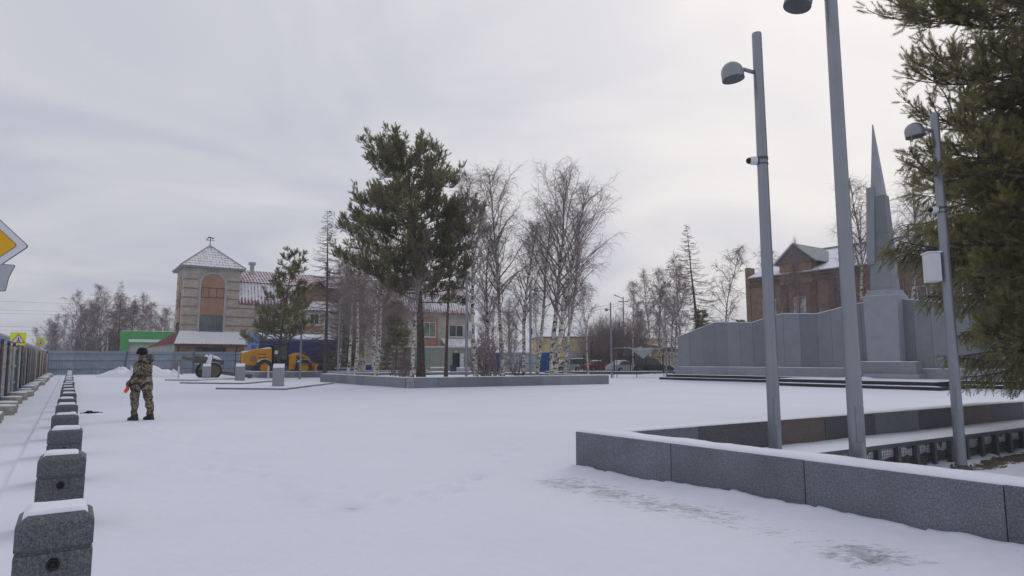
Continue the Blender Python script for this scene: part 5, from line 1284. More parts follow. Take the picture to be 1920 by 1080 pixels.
def birch_meshes(seed, H, spread, r0=0.14, stems=1, lean=(0, 0), nl=34, first=0.28, twig_r=0.0078, dens=1.0, tw='twig', fork=True):
    rng = np.random.default_rng(seed); segs = []; tv = []; tf_ = []; dark = []
    for s in range(stems):
        az0 = rng.uniform(0, 6.28); tilt = 0.0 if stems == 1 else 0.10
        d = np.array([math.cos(az0+3.1*s)*tilt+lean[0], math.sin(az0+3.1*s)*tilt+lean[1], 1.0])
        Hs = H*(1 if s == 0 else rng.uniform(0.8, 0.95))
        tp = grow((0.12*s, 0.05*s, -0.15), d, Hs, 14, rng, 0, 0.045, 0.03)
        rad = [max(0.012, r0*(1-0.05*s)*(1-(i/14)*0.92)) for i in range(15)]; rad[0] *= 1.25
        mb = MB().tube([tuple(p) for p in tp], rad, 9, False); k = len(tv); tv += mb.v; tf_ += [tuple(i+k for i in f) for f in mb.f]
        dark += [min(1, max(0, (v[2]/Hs-0.58)/0.3))*0.85 for v in mb.v]
        for li in range(int(nl*dens)):
            t = first + (0.97-first)*((li+rng.random())/int(nl*dens)); f = t*14; i0 = min(13, int(f)); p = tp[i0] + (tp[i0+1]-tp[i0])*(f-i0)
            az = li*2.4 + rng.uniform(-0.5, 0.5); ang = rng.uniform(0.5, 0.85)*(1.15-0.55*t)
            env = math.sin(min(1, (t-first*0.6)/(1-first*0.6))*math.pi*0.85+0.35)
            L = spread*max(0.18, env)*rng.uniform(0.75, 1.2)
            dd = np.array([math.cos(az)*math.sin(ang), math.sin(az)*math.sin(ang), math.cos(ang)])
            lp = grow(p, dd, L, 7, rng, 0.10, 0.10, 0.08); lr = min(rad[i0]*0.55, 0.012+0.014*L)
            poly_segs(segs, lp, lr, 0.008)
            ns = int(9*dens*max(0.5, L/spread)+3)
            for si in range(ns):
                f2 = 1.2+5.8*(si+rng.random())/ns; j0 = min(6, int(f2)); p2 = lp[j0] + (lp[j0+1]-lp[j0])*(f2-j0)
                base_d = unit(lp[j0+1]-lp[j0]); sd_ = unit(base_d*0.8 + rng.normal(0, 0.55, 3) + np.array([0, 0, 0.25]))
                L2 = L*rng.uniform(0.22, 0.42)*(1.15-f2/12)
                sp_ = grow(p2, sd_, L2, 4, rng, 0.16, 0.12); poly_segs(segs, sp_, 0.012, twig_r*0.8)
                for ti in range(int(6*dens)):
                    f3 = 0.6+3.4*rng.random(); m0 = min(3, int(f3)); p3 = sp_[m0] + (sp_[m0+1]-sp_[m0])*(f3-m0)
                    td = unit(unit(sp_[m0+1]-sp_[m0])*0.7 + rng.normal(0, 0.6, 3)); L3 = rng.uniform(0.3, 0.75)*(0.6+0.05*H)
                    poly_segs(segs, grow(p3, td, L3, 3, rng, 0.40, 0.10), twig_r*0.75, twig_r*0.35)
    me_t = np_mesh('trunk', tv, [f for f in tf_ if len(f) == 4], None, M['birch'], True, {'dark': dark})
    V, F = seg_mesh(segs); me_c = np_mesh('crown', V, F, None, M[tw])
    return me_t, me_c
def plant(name, label, cat, meshes, px, D, scale=1.0, rot=None, group=None, z=0.0, zs=None, pos=None):
    p = bearing(px, D) if pos is None else Vector((*pos, 0))
    t = thing(name, label, cat, (p.x, p.y, z), rot if rot is not None else (px*0.37+D) % 6.28, group)
    t.scale = (scale, scale, zs or scale)
    for nm, me in zip(('trunk', 'crown', 'needles'), meshes): link(nm, me, t)
    return t
# birches of the planter
BA = birch_meshes(1, 14.6, 4.0, 0.17, 1, nl=38)
BB = birch_meshes(2, 15.0, 5.0, 0.20, 2, nl=36)
BC = birch_meshes(3, 13.0, 2.6, 0.16, 1, nl=34, first=0.34)
BD = birch_meshes(4, 9.5, 2.4, 0.13, 1, lean=(0.05, 0), nl=30)
G1 = 'bare birches standing in the planter'
ZP = 0.36
plant('birch_tree', 'tall bare birch right of the pine, white trunk forked high, beside the twin lamp pole', 'tree', BC, 893, 40, 1.0, 0.4, G1, ZP)
plant('birch_tree', 'tall slender bare birch with a straight white trunk between the two lamp poles', 'tree', BA, 942, 43, 1.0, 1.0, G1, ZP)
plant('birch_tree', 'bare birch with dark forked limbs right behind the single lamp pole', 'tree', BD, 983, 43, 1.12, 2.2, G1, ZP)
plant('birch_tree', 'broad twin stemmed bare birch at the tarpaulin frame end of the planter', 'tree', BB, 1036, 43, 1.0, 5.6, G1, ZP)
plant('birch_tree', 'slim bare birch with pale trunk just right of the twin stemmed birch', 'tree', BC, 1058, 46, 0.92, 1.9, G1, ZP)
plant('birch_tree', 'bare birch with slim pale trunk just right of the single lamp pole', 'tree', BC, 1006, 46, 0.95, 2.9, G1, ZP)
plant('birch_tree', 'slim low bare birch between the twin lamp pole and the straight birch', 'tree', BD, 918, 45, 1.15, 0.9, G1, ZP)
plant('birch_tree', 'leaning bare birch with a spotted white trunk just left of the pine trunk', 'tree', BD, 772, 38, 1.0, 3.3, G1, ZP)
plant('birch_tree', 'bare birch with leaning pale trunk above the blue bin', 'tree', BC, 704, 43, 0.8, 3.6, G1, ZP)
plant('birch_tree', 'bare birch with leaning pale trunk at the left end of the planter', 'tree', BC, 665, 46, 0.78, 3.9, G1, ZP)
plant('birch_tree', 'thin bare birch close beside the pole at the wagon end', 'tree', BD, 652, 51, 1.05, 4.4, G1, ZP)

# far birches (shared lighter set)
FB = [birch_meshes(20+i, 13.0, 3.0+0.5*(i % 2), 0.13, 1 + (i % 3 == 2), nl=26, twig_r=0.017, dens=0.9, tw='twig_far', first=0.22) for i in range(3)]
# larch: conical bare conifer
def larch_meshes(seed, H, R0, r0=0.19, twig_r=0.016, step=0.32):
    rng = np.random.default_rng(seed); segs = []
    tp = grow((0,0,-0.1), (0,0,1), H, 12, rng, 0, 0.012, 0.05); rad = [max(0.01, r0*(1-i/12)**0.9) for i in range(13)]
    z = H*0.10
    while z < H*0.985:
        t = z/H; f = t*12; i0 = min(11, int(f)); p = tp[i0] + (tp[i0+1]-tp[i0])*(f-i0)
        for k in range(rng.integers(3, 6)):
            az = rng.uniform(0, 6.28); L = R0*(1-t)**0.85*rng.uniform(0.7, 1.12)*(0.6+0.4*min(1, t/0.22)) + 0.15
            lp = grow(p, (math.cos(az), math.sin(az), 0.05-0.25*(1-t)), L, 6, rng, -0.24, 0.07, -0.16)
            poly_segs(segs, lp, 0.010+0.007*L, 0.007)
            ns = int(L*10)+2; side = np.array([-math.sin(az), math.cos(az), 0])
            for s in range(ns):
                f2 = 0.8+5.2*(s+rng.random())/ns; j0 = min(5, int(f2)); p2 = lp[j0]+(lp[j0+1]-lp[j0])*(f2-j0)
                dd = unit(unit(lp[j0+1]-lp[j0])*0.7 + side*(1 if s % 2 else -1)*rng.uniform(0.5, 1) + rng.normal(0, 0.2, 3) + np.array([0,0,-0.15]))
                poly_segs(segs, grow(p2, dd, rng.uniform(0.2, 0.5)*(0.5+L*0.22), 2, rng, 0.1, 0.15), twig_r*0.7, twig_r*0.4)
        z += step*rng.uniform(0.7, 1.3)*(1.1-0.5*t)
    V, F = seg_mesh(segs)
    return trunk_mesh('trunk', [tuple(p) for p in tp], rad, M['larch'], 8), np_mesh('crown', V, F, None, M['larch'])
LA = larch_meshes(5, 15.5, 3.6)
plant('larch_tree', 'tall bare larch with a dark straight trunk in front of the blue wagon', 'tree', LA, 609, 58, 1.0, 0.3, 'bare larches')
LB = larch_meshes(6, 19.5, 5.2, 0.26, 0.02, 0.42)
plant('larch_tree', 'tall bare conical larch behind the left end of the memorial wall', 'tree', LB, 1313, 82, 1.0, 0.9, 'bare larches')

# conifers with needles
def tuft(nn, L, nl, w, rng, spread=0.75):
    """a brush-like shoot along +z: nn needle triangles"""
    V = []; F = []
    for k in range(nn):
        t = 0.08+0.92*k/nn; az = k*2.4+rng.uniform(-0.3, 0.3); a = spread*rng.uniform(0.7, 1.2)*(1.05-0.55*t)
        d = np.array([math.cos(az)*math.sin(a), math.sin(az)*math.sin(a), math.cos(a)]); s = np.array([-math.sin(az), math.cos(az), 0])
        b = np.array([0, 0, t*L]); l = nl*rng.uniform(0.8, 1.15)
        V += [b - s*w, b + s*w, b + d*l]; F.append((3*k, 3*k+1, 3*k+2))
    return np.array(V), np.array(F)
def scatter(T, P, D, S, rng, tint):
    """copies of tuft T at points P along directions D with scales S"""
    TV, TF = T; N = len(P); D = D/np.linalg.norm(D, axis=1, keepdims=True)
    ref = rng.normal(0, 1, (N, 3)); a = np.cross(D, ref); a /= np.linalg.norm(a, axis=1, keepdims=True); b = np.cross(D, a)
    V = P[:,None,:] + S[:,None,None]*(TV[None,:,0:1]*a[:,None,:] + TV[None,:,1:2]*b[:,None,:] + TV[None,:,2:3]*D[:,None,:])
    F = (np.arange(N)*len(TV))[:,None,None] + TF[None]
    tn = np.repeat(tint, len(TV))
    return V.reshape(-1, 3), F.reshape(-1, 3), tn
def pine_meshes(seed, H, r0, env, nl, z0, tuft_T, tuft_s, mat, per=9, up_tip=0.55, upper0=0.45, lean=(0,0), sec=7, bend=0.02, twig=0.012, asym=None, dead=0):
    rng = np.random.default_rng(seed); segs = []; P = []; D = []
    tp = grow((0,0,-0.2), (lean[0], lean[1], 1), H, 14, rng, 0, bend, 0.04); rad = [max(0.02, r0*(1-0.93*(i/14)**0.9)) for i in range(15)]; rad[0] *= 1.2
    for li in range(nl):
        t = z0 + (0.985-z0)*((li+rng.random())/nl); f = t*14; i0 = min(13, int(f)); p = tp[i0] + (tp[i0+1]-tp[i0])*(f-i0)
        az = li*2.4+rng.uniform(-0.6, 0.6); L = env(t)*rng.uniform(0.70, 1.15)
        if asym: L *= asym(az, t)
        rise = 0.12+0.75*max(0, t-0.45)
        lp = grow(p, (math.cos(az), math.sin(az), rise), L, 7, rng, -0.10, 0.10, -0.04)
        poly_segs(segs, lp, min(rad[i0]*0.5, 0.02+0.016*L), 0.012)
        ns = max(3, int(sec*L/2.2))
        for si in range(ns):
            f2 = 1.6+5.4*((si+rng.random())/ns)**0.85; j0 = min(6, int(f2)); p2 = lp[j0]+(lp[j0+1]-lp[j0])*(f2-j0)
            bd_ = unit(lp[j0+1]-lp[j0]); L2 = max(0.35, L*rng.uniform(0.22, 0.42))
            sd_ = unit(bd_*0.75 + rng.normal(0, 0.55, 3)*np.array([1,1,0.6]) + np.array([0,0,0.22]))
            sp_ = grow(p2, sd_, L2, 4, rng, -0.18, 0.14); poly_segs(segs, sp_, 0.018, twig)
            for ti in range(per):
                f3 = 1.0+3.0*rng.random()**0.8; m0 = min(3, int(f3)); p3 = sp_[m0]+(sp_[m0+1]-sp_[m0])*(f3-m0)
                td = unit(unit(sp_[m0+1]-sp_[m0])*0.8 + rng.normal(0, 0.55, 3) + np.array([0,0,up_tip]))
                off = rng.uniform(0.05, 0.28)*(0.4+0.25*L2)
                q = p3 + unit(td+rng.normal(0,0.35,3))*off
                segs.append((*p3, *q, twig*0.7, twig*0.5)); P.append(q); D.append(td)
    P = np.array(P); D = np.array(D); S = tuft_s*rng.uniform(0.75, 1.25, len(P)); tint = rng.random(len(P))**2
    V, F, tn = scatter(tuft_T, P, D, S, rng, tint)
    Vs, Fs = seg_mesh(segs)
    return (trunk_mesh('trunk', [tuple(p) for p in tp], rad, M['pine_bark'], 12, {'upper': lambda v: min(1, max(0, (v[2]/H-upper0)/0.2))}),
            np_mesh('limbs', Vs, Fs, None, M['larch']), np_mesh('needles', V, None, F, M[mat], False, {'tint': tn}))
TR = np.random.default_rng(77)
T_mid = tuft(18, 0.26, 0.15, 0.017, TR, 1.05)
def env_big(t):
    if t < 0.46: return 2.4+1.9*sstep(0.32, 0.46, t)
    return 3.9*max(0.0, 1-((t-0.46)/0.57)**2.3)**0.75 + 0.35
def asym_big(az, t):   # longer lower limbs on the wagon side
    c = math.cos(az - (LEFT))
    return 1.0 + (0.10*max(0, c) - 0.16*max(0, -c))*sstep(0.70, 0.5, t)
PB_ = pine_meshes(31, 14.9, 0.29, env_big, 70, 0.33, T_mid, 1.0, 'needle_pine', 13, 0.75, 0.40, (0,0), 11, asym=asym_big)
plant('pine_tree', 'large scots pine with broad dark green crown and reddish trunk in the planter', 'tree', PB_, 789, 40, 1.0, 0.0, 'pines', ZP)
PT = pine_meshes(32, 11.0, 0.12, lambda t: 1.7*(1.05-t)+0.6, 26, 0.55, T_mid, 0.95, 'needle_pine', 14, 0.5, 0.2, (0.01,0), 9)
plant('pine_tree', 'thin young pine with a slender reddish trunk right beside the large pine', 'tree', PT, 836, 39.5, 1.0, 0.7, 'pines', ZP)
PL_ = pine_meshes(33, 10.4, 0.17, lambda t: 2.5*(1-t)**0.7+0.5, 52, 0.26, T_mid, 0.95, 'needle_pine', 10, 0.6, 0.3, (0.0,0), 8)
plant('pine_tree', 'smaller airy pine in front of the cream brick house and blue wagon', 'tree', PL_, 521, 52, 1.0, 0.2, 'pines')
T_far = tuft(10, 0.6, 0.35, 0.04, TR, 0.9)
def conifer_meshes(seed, H, R0, T, ts, mat, step=0.4, per=1.0, droop=0.35, z0=0.06, twig=0.014, hang=0.0, skirt=0.0):
    """spruce: whorls of drooping branches, flat sprays"""
    rng = np.random.default_rng(seed); segs = []; P = []; D = []
    tp = grow((0,0,-0.2), (0,0,1), H, 10, rng, 0, 0.01, 0.05); rad = [max(0.02, 0.016*H*(1-0.95*i/10)) for i in range(11)]
    z = H*z0
    while z < H*0.98:
        t = z/H
        for k in range(rng.integers(4, 7)):
            az = rng.uniform(0, 6.28); L = R0*(1-t)**0.8*rng.uniform(0.75, 1.15)*(1-skirt+skirt*sstep(0.14, 0.42, t))+0.12
            lp = grow((0,0,z), (math.cos(az), math.sin(az), 0.25-droop*1.6*(1-t)), L, 7, rng, -0.09, 0.05, -0.05*(1-t))
            poly_segs(segs, lp, 0.012+0.010*L, 0.008); side = np.array([-math.sin(az), math.cos(az), 0])
            ns = int(L*7*per)+3
            for s in range(ns):
                f2 = 0.9+6.1*((s+rng.random())/ns); j0 = min(6, int(f2)); p2 = lp[j0]+(lp[j0+1]-lp[j0])*(f2-j0); bd_ = unit(lp[j0+1]-lp[j0])
                L2 = (0.22+0.20*L*(1-f2/8.5))*rng.uniform(0.7, 1.3)
                dd = unit(bd_*0.75 + side*(1 if s % 2 else -1)*rng.uniform(0.5, 1.1) + np.array([0,0,-hang*rng.uniform(0.3,1.6)]) + rng.normal(0, 0.12, 3))
                sp_ = grow(p2, dd, L2, 3, rng, hang*0.7, 0.10); poly_segs(segs, sp_, 0.010, 0.006)
                for m in range(max(2, int(L2*8*per))):
                    f3 = 3*rng.random(); m0 = min(2, int(f3)); p3 = sp_[m0]+(sp_[m0+1]-sp_[m0])*(f3-m0)
                    td = unit(unit(sp_[m0+1]-sp_[m0])*1.0 + rng.normal(0, 0.5, 3)*np.array([1,1,0.6]) + np.array([0,0,-hang*0.8])); P.append(p3); D.append(td)
                P.append(sp_[-1]); D.append(sp_[-1]-sp_[-2])
            P.append(lp[-1]); D.append(lp[-1]-lp[-2])
        z += step*rng.uniform(0.75, 1.25)
    P = np.array(P); D = np.array(D); S = ts*rng.uniform(0.75, 1.25, len(P)); tint = rng.random(len(P))**2
    V, F, tn = scatter(T, P, D, S, rng, tint); Vs, Fs = seg_mesh(segs)
    return (trunk_mesh('trunk', [tuple(p) for p in tp], rad, M['larch'], 10), np_mesh('limbs', Vs, Fs, None, M['larch']), np_mesh('needles', V, None, F, M[mat], False, {'tint': tn}))
SF = conifer_meshes(41, 9.0, 2.0, T_far, 0.75, 'needle_spruce', 0.5, 0.55, 0.3)
G2 = 'small spruces among the bare trees'
for px, D, s, lab in ((1318, 78, 0.85, 'small dark spruce at the foot of the conical larch'), (1393, 76, 0.70, 'little dark spruce tucked against the brown brick house'), (742, 66, 0.85, 'dark spruce in the thicket left of the pine trunk'), (652, 72, 0.95, 'dark spruce behind the white birch trunks near the wagon'), (207, 120, 0.8, 'dark spruce in the far wood left of the green shop')):
    plant('spruce_tree', lab, 'tree', SF, px, D, s, None, G2)
LC = larch_meshes(7, 14, 2.6, 0.16, 0.022, 0.5)
# far wood behind the hoarding, and other far trees
rng = random.Random(17)
GW = 'bare trees of the far wood behind the hoarding'
LW = 'bare leafless tree in the far wood between the crossing signs and the tower'
wood = [(66,122,.62),(84,118,.72),(100,121,.82),(118,116,.80),(132,112,1.06),(146,118,.98),(157,113,1.02),(170,120,.96),(183,115,1.06),(196,110,1.16),(203,118,1.1),(226,116,1.08),(238,112,.98),(246,119,.92),(262,114,1.08),(274,118,.98),(288,122,.85),(304,112,.86),(316,118,.9),(328,114,.95),(92,126,.7),(140,126,.95),(176,126,1.0),(212,126,1.05),(256,126,1.0)]
for i, (px, D, s) in enumerate(wood): plant('bare_tree', LW, 'tree', FB[i % 3], px, D, s*0.98, i*1.3, GW)
plant('larch_tree', 'bare larch rising in the far wood behind the hoarding', 'tree', LC, 219, 112, 1.12, 0.4, 'bare larches')
plant('larch_tree', 'bare larch at the green shop end of the far wood', 'tree', LC, 243, 113, 0.95, 1.4, 'bare larches')
GT = 'bare trees in the thicket behind the planter'
LT = 'bare tree in the brown thicket between wagon and cabin'
for i, (px, D, s) in enumerate(((636,66,.92),(655,74,.95),(676,64,.82),(705,64,.72),(716,76,1.0),(728,68,.8),(740,74,.86),(756,72,.80),(645,82,1.0),(682,60,.62))):
    plant('bare_tree', LT, 'tree', FB[i % 3], px, D, s, i*2.1, GT)
plant('bare_tree', 'bare tree whose twigs show left of the big pine crown', 'tree', FB[0], 700, 58, 1.22, 0.6, None)
GX = 'bare trees behind the birch planter'
LX = 'thin bare tree far behind the planter birches'
for i, (px, D, s) in enumerate(((920,82,.75),(955,90,.8),(1008,86,.85),(965,70,.62),(905,70,.6),(1060,95,.9))):
    plant('bare_tree', LX, 'tree', FB[(i+1) % 3], px, D, s, i*1.7, GX)
plant('bare_tree', 'rounded bare birch with pale trunk in front of the ochre building', 'tree', FB[1], 1104, 62, 0.72, 2.6)
GR = 'bare birches between the ochre building and the memorial wall'
LR_ = 'bare birch between the street lighting pole and the tall larch'
for i, (px, D, s) in enumerate(((1187,84,.92),(1222,82,1.0),(1240,76,.98),(1262,80,1.05),(1283,78,1.1),(1198,92,.8),(1270,90,1.0))):
    plant('bare_tree', LR_, 'tree', FB[i % 3], px, D, s, i*2.3, GR)
plant('bare_tree', 'bare birch with drooping twigs between the larch and the brick house', 'tree', FB[0], 1366, 80, 1.24, 1.1)
plant('bare_tree', 'bare birch behind the roof corner of the brown brick house', 'tree', FB[1], 1442, 78, 1.2, 0.3)
plant('bare_tree', 'thin pointed bare birch in front of the dormer of the brick house', 'tree', FB[2], 1503, 58, 0.95, 1.3).scale = (0.42, 0.42, 0.98)
plant('bare_tree', 'slim bare birch in front of the old brick house left of the thick light pole', 'tree', FB[1], 1545, 56, 0.72, 0.8)
plant('bare_tree', 'bare sapling before the brick house wall beside the tall camera pole', 'tree', FB[0], 1470, 60, 0.78, 1.8)
plant('bare_tree', 'bare tree hiding the brick house behind the thick light pole', 'tree', FB[0], 1600, 56, 0.95, 2.3)
plant('birch_tree', 'tall bare birch rising left of the obelisk tip', 'tree', BC, 1625, 50, 1.22, 0.2, 'tall birches behind the obelisk')
plant('birch_tree', 'tall bare birch right of the obelisk with white trunk', 'tree', BC, 1700, 48, 1.18, 1.2, 'tall birches behind the obelisk')
plant('birch_tree', 'bare birch half hidden by the pine branches behind the memorial wall', 'tree', BC, 1735, 50, 1.10, 2.2, 'tall birches behind the obelisk')
# dense brown thicket right of the ochre building
def bush_mesh(seed, H, Rr, n, m=26):
    rng = np.random.default_rng(seed); segs = []
    for k in range(n):
        az = rng.uniform(0, 6.28); a = abs(rng.normal(0, 0.42)); p = (rng.normal(0, Rr*0.28), rng.normal(0, Rr*0.28), 0)
        lp = grow(p, (math.cos(az)*math.sin(a), math.sin(az)*math.sin(a), math.cos(a)), H*rng.uniform(0.6, 1.0), 6, rng, -0.02, 0.10, 0.03); poly_segs(segs, lp, 0.03, 0.012)
        for s in range(m):
            f2 = 1+5*rng.random(); j0 = min(5, int(f2)); p2 = lp[j0]+(lp[j0+1]-lp[j0])*(f2-j0)
            poly_segs(segs, grow(p2, unit(lp[j0+1]-lp[j0])*0.8+rng.normal(0, 0.5, 3), H*rng.uniform(0.10, 0.25), 3, rng, 0, 0.2), 0.014, 0.008)
    V, F = seg_mesh(segs); return np_mesh('branches', V, F, None, M['twig_far'])
BU = bush_mesh(3, 8.2, 2.6, 46); BS = bush_mesh(5, 2.6, 1.0, 16, 12)
for i, (px, D, s) in enumerate(((1118,92,.92),(1136,94,1.02),(1152,92,1.0),(1168,95,.92),(1186,94,.95),(1203,93,.8),(1128,98,1.0),(1160,99,1.05),(1108,96,.8))):
    q = bearing(px, D); t = thing('bare_bush', 'tall dense brown bush in the thicket behind the maroon roof', 'bush', (q.x, q.y, 0), i*1.1, 'brown bushes behind the ochre building'); t.scale = (s, s, s); link('branches', BU, t)
for i, px in enumerate((74,92,108,124,139,153,166,180,193,208,222,236,250,265,280,296,312)):
    q = bearing(px, 116+(i*7) % 11); sc = 0.55+0.4*((i*5) % 7)/7 if 2 < i < 14 else 0.55
    t = thing('bare_bush', 'tall bare purple brown bush at the foot of the far wood', 'bush', (q.x, q.y, 0), i*1.7, 'bushes at the foot of the far wood'); t.scale = (sc, sc, sc); link('branches', BU, t)
for i, (px, D, s) in enumerate(((748,39,.9),(756,40,.7),(915,40,1.3),(908,41,1.1),(968,44,.8),(330,60,.8))):
    q = bearing(px, D); t = thing('bare_bush', 'small bare twiggy shrub growing in the snow near the birch trunks' if i < 5 else 'small bare shrub by the far hoarding', 'bush', (q.x, q.y, 0.34 if i < 5 else 0), i*1.1, 'small bare shrubs in the planter' if i < 5 else None); t.scale = (s, s, s); link('branches', BS, t)

# near pine and spruce in the tree pit
T_near = tuft(46, 0.20, 0.068, 0.0048, TR, 1.25)
def env_near(t): return 0.55+1.85*math.sin(min(1, max(0, (t-0.10)/0.88))*math.pi*0.92+0.22)
PN = pine_meshes(51, 12.5, 0.20, env_near, 88, 0.16, T_near, 1.0, 'needle_near', 18, 0.35, 0.35, (0,0), 18, 0.02, 0.008)
plant('pine_tree', 'large near pine with tufted olive branches reaching over the light pole', 'tree', PN, 2090, 11.0, 1.0, 0.9, None, -0.34)
T_spr = tuft(18, 0.20, 0.052, 0.0065, TR, 1.1)
SN = conifer_meshes(61, 11.5, 4.5, T_spr, 1.0, 'needle_spruce', 0.33, 2.0, 0.30, 0.17, 0.012, 0.45, 0.42)
plant('spruce_tree', 'near dark spruce with drooping sprays hanging in front of the memorial wall', 'tree', SN, 2025, 13.6, 1.0, 0.3, None, -0.34)

# ------------------------------------------------------------------ man in camouflage
def skin_object(name, V, E, Rr, root, mats, subs=2, smooth=True):
    me = bpy.data.meshes.new(name); me.from_pydata(V, E, []); o = bpy.data.objects.new(name, me); COL.objects.link(o)
    sk = o.modifiers.new('skin', 'SKIN'); sk.use_smooth_shade = True; sk.branch_smoothing = 0.6
    if not me.skin_vertices: 
        bpy.context.view_layer.objects.active = o
    dat = me.skin_vertices[0].data
    for i, r in enumerate(Rr): dat[i].radius = r if isinstance(r, tuple) else (r, r); dat[i].use_root = (i == root)
    ss = o.modifiers.new('sub', 'SUBSURF'); ss.levels = subs; ss.render_levels = subs
    dg = bpy.context.evaluated_depsgraph_get(); dg.update()
    m2 = bpy.data.meshes.new_from_object(o.evaluated_get(dg)); m2.name = name
    bpy.data.objects.remove(o, do_unlink=True)
    m2.materials.clear()
    for m in mats: m2.materials.append(m)
    m2.shade_smooth(); return m2
pp = (1.55, 19.0, 0.0)
face = -RIGHT*0.97 + FWD*0.22
man = thing('person', 'person in camouflage suit and black knit hat with an orange glove, standing on the snow', 'person', pp, math.atan2(face.y, face.x))
# local +x = facing, +y = the side turned to the viewer
V = [(0,0,0.93),(-0.01,0,1.10),(-0.02,0,1.28),(-0.03,0,1.43),(0.0,0,1.53),(0.03,0,1.60),(0.045,0,1.70),
     (0.02,0.10,0.86),(0.06,0.12,0.66),(0.05,0.13,0.50),(0.03,0.13,0.30),(0.02,0.13,0.10),
     (-0.03,-0.11,0.86),(-0.08,-0.13,0.66),(-0.14,-0.14,0.50),(-0.18,-0.14,0.30),(-0.20,-0.14,0.10),
     (-0.05,0.20,1.40),(-0.09,0.27,1.22),(-0.08,0.29,1.07),(0.06,0.28,0.95),(0.16,0.25,0.86),
     (-0.02,-0.20,1.40),(0.04,-0.27,1.22),(0.08,-0.28,1.08),(0.17,-0.24,1.00),(0.24,-0.20,0.94)]
E_ = [(0,1),(1,2),(2,3),(3,4),(4,5),(5,6),(0,7),(7,8),(8,9),(9,10),(10,11),(0,12),(12,13),(13,14),(14,15),(15,16),(3,17),(17,18),(18,19),(19,20),(20,21),(3,22),(22,23),(23,24),(24,25),(25,26)]
Rd = [(0.20,0.18),(0.215,0.195),(0.225,0.20),(0.20,0.17),(0.095,0.09),(0.085,0.085),(0.10,0.092),
      (0.135,0.13),(0.115,0.11),(0.105,0.105),(0.085,0.085),(0.08,0.08),(0.135,0.13),(0.115,0.11),(0.105,0.105),(0.088,0.088),(0.082,0.082),
      0.105,0.092,0.085,0.07,0.055, 0.105,0.092,0.085,0.07,0.055]
body = skin_object('body', V, E_, Rd, 0, [M['camo'], M['skin']])
for p_ in body.polygons:
    if p_.center.z > 1.585: p_.material_index = 1
# crumple the cloth a little
for v in body.vertices:
    if v.co.z < 1.56:
        n_ = fbm(v.co.x*9, v.co.y*9, v.co.z*7); v.co += v.normal*0.022*n_
bo = link('body', body, man)
hat = MB().lathe([(0.116,1.665),(0.124,1.69),(0.124,1.73),(0.118,1.77),(0.098,1.805),(0.06,1.83),(0.012,1.838)], 20, Matrix.Translation((0.03,0,0)) @ Matrix.Translation((0,0,1.7)) @ Matrix.Rotation(-0.18, 4, 'Y') @ Matrix.Translation((0,0,-1.7))).build('knit_hat', M['knit'], man, True)
MB().lathe([(0.118,1.655),(0.131,1.66),(0.131,1.70),(0.120,1.705)], 20, Matrix.Translation((0.03,0,0)) @ Matrix.Translation((0,0,1.7)) @ Matrix.Rotation(-0.18, 4, 'Y') @ Matrix.Translation((0,0,-1.7))).build('hat_brim', M['knit'], hat, True)
# hood lying on the shoulders, and raised collar
hv = []; nn_ = 20
for j, (rx, ry, z, ox) in enumerate([(0.17,0.15,1.44,-0.06),(0.20,0.17,1.50,-0.08),(0.205,0.165,1.57,-0.09),(0.18,0.145,1.625,-0.08),(0.14,0.115,1.64,-0.055),(0.10,0.09,1.60,-0.02)]):
    for k in range(nn_):
        a = 2*math.pi*k/nn_; w_ = 0.75+0.25*(-math.cos(a)); hv.append((ox+rx*math.cos(a)*(1.15 if math.cos(a) < 0 else 0.7), ry*math.sin(a), z+0.035*(-math.cos(a))-0.02+0.015*fbm(a*3, j)))
MB().add(hv, [(j*nn_+k, j*nn_+(k+1)%nn_, (j+1)*nn_+(k+1)%nn_, (j+1)*nn_+k) for j in range(5) for k in range(nn_)]).build('hood', M['camo'], man, True)
# jacket skirt and boot cuffs
jv = []
for j, (rx, ry, z) in enumerate([(0.235,0.215,1.10),(0.26,0.235,1.0),(0.272,0.245,0.90),(0.27,0.245,0.79),(0.255,0.235,0.75),(0.22,0.20,0.77)]):
    for k in range(24):
        a = 2*math.pi*k/24; f_ = 1+0.05*fbm(a*2.2, z*6)+0.03*math.sin(a*7+z*9); jv.append((-0.015+rx*f_*math.cos(a), ry*f_*math.sin(a), z+0.012*math.sin(a*3)))
MB().add(jv, [(j*24+k, (j+1)*24+k, (j+1)*24+(k+1)%24, j*24+(k+1)%24) for j in range(5) for k in range(24)]).build('jacket_skirt', M['camo'], man, True)
MB().lathe([(0.228,1.075),(0.24,1.09),(0.24,1.125),(0.228,1.14)], 24, Matrix.Translation((-0.012,0,0)) @ Matrix.Diagonal((1,0.93,1,1))).build('belt', M['boot'], man, True)
for sx, sy in ((0.02,0.13),(-0.20,-0.14)):
    b = MB(); bv = []
    for (x0, x1, w_, z) in ((-0.12,0.19,0.056,0.0),(-0.125,0.195,0.06,0.03),(-0.11,0.175,0.056,0.06),(-0.10,0.10,0.056,0.09),(-0.095,0.08,0.06,0.12),(-0.09,0.075,0.06,0.15)):
        for k in range(14):
            a = 2*math.pi*k/14; cx_ = (x0+x1)/2; rx = (x1-x0)/2
            bv.append((sx+cx_+rx*math.copysign(abs(math.cos(a))**0.8, math.cos(a)), sy+w_*math.copysign(abs(math.sin(a))**0.8, math.sin(a)), z))
    b.add(bv, [tuple(range(13,-1,-1))]+[(j*14+k, j*14+(k+1)%14, (j+1)*14+(k+1)%14, (j+1)*14+k) for j in range(5) for k in range(14)]+[tuple(range(70,84))])
    b.build('boot', M['boot'], man, True)
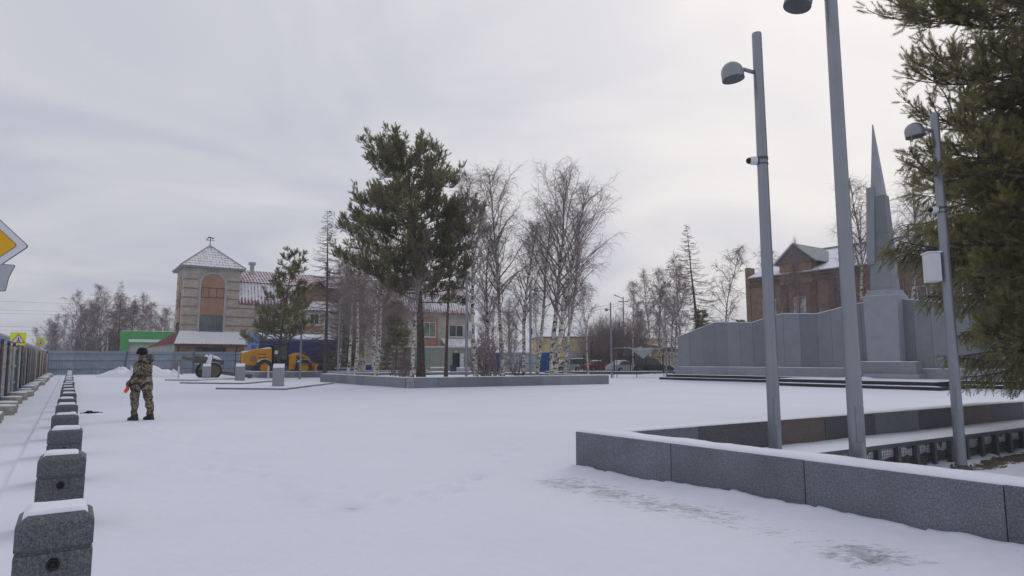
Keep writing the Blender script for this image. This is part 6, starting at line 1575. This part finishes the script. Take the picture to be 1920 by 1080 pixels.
def glove(w, dirn, mat, spread):
    w = Vector(w); d = Vector(dirn).normalized(); s = d.cross(Vector((0,1,0))).normalized(); nrm = s.cross(d)
    V = [w-d*0.03, w, w+d*0.05, w+d*0.09]; E = [(0,1),(1,2),(2,3)]; Rr = [(0.042,0.036),(0.043,0.034),(0.047,0.026),(0.045,0.02)]
    for i, (o_, L_) in enumerate(((-0.036,0.072),(-0.012,0.082),(0.012,0.078),(0.035,0.060))):
        k = len(V); V += [w+d*0.10+s*o_, w+d*(0.10+L_*0.55)+s*o_*1.1+nrm*0.012, w+d*(0.10+L_*0.95)+s*o_*1.05+nrm*0.040]; E += [(3,k),(k,k+1),(k+1,k+2)]; Rr += [0.0125,0.0118,0.0105]
    k = len(V); V += [w+d*0.035-s*0.05, w+d*0.07-s*0.075+nrm*0.015, w+d*0.10-s*0.078+nrm*0.03]; E += [(1,k),(k,k+1),(k+1,k+2)]; Rr += [0.016,0.0135,0.012]
    return skin_object('glove', [tuple(v) for v in V], E, Rr, 1, [mat], 1)
link('glove', glove((0.165,0.25,0.86), (0.35,-0.05,-1), M['orange_glove'], 0), man)
link('glove', glove((0.25,-0.195,0.935), (0.6,0.3,-0.75), M['orange_glove'], 0), man)
nose = MB().lathe([(0.012,0.0),(0.018,-0.02),(0.02,-0.035),(0.008,-0.045)], 8, Matrix.Translation((0.142,0,1.685)) @ Matrix.Rotation(-0.25, 4, 'Y')).build('nose', M['skin'], man, True)
for sg in (-1, 1):
    MB().lathe([(0.006,-0.012),(0.03,-0.008),(0.032,0.004),(0.02,0.010)], 10, Matrix.Translation((0.04,sg*0.092,1.655)) @ Matrix.Rotation(sg*math.pi/2, 4, 'X')).build('ear', M['skin'], man, True)

# ------------------------------------------------------------------ thin winter haze
hz = MB().box(-260, 330, -60, 330, -1.5, 26).build('haze', None)
hm = bpy.data.materials.new('thin_haze'); hm.use_nodes = True; hn = hm.node_tree.nodes; hn.clear()
ho = hn.new('ShaderNodeOutputMaterial'); hv_ = hn.new('ShaderNodeVolumePrincipled')
hv_.inputs['Color'].default_value = (0.90, 0.91, 0.95, 1); hv_.inputs['Density'].default_value = 0.0010; hv_.inputs['Anisotropy'].default_value = 0.1
hm.node_tree.links.new(hv_.outputs[0], ho.inputs['Volume'])
hz.data.materials.append(hm); tag(hz, 'thin winter haze filling the air over the plaza', None, None, 'stuff')
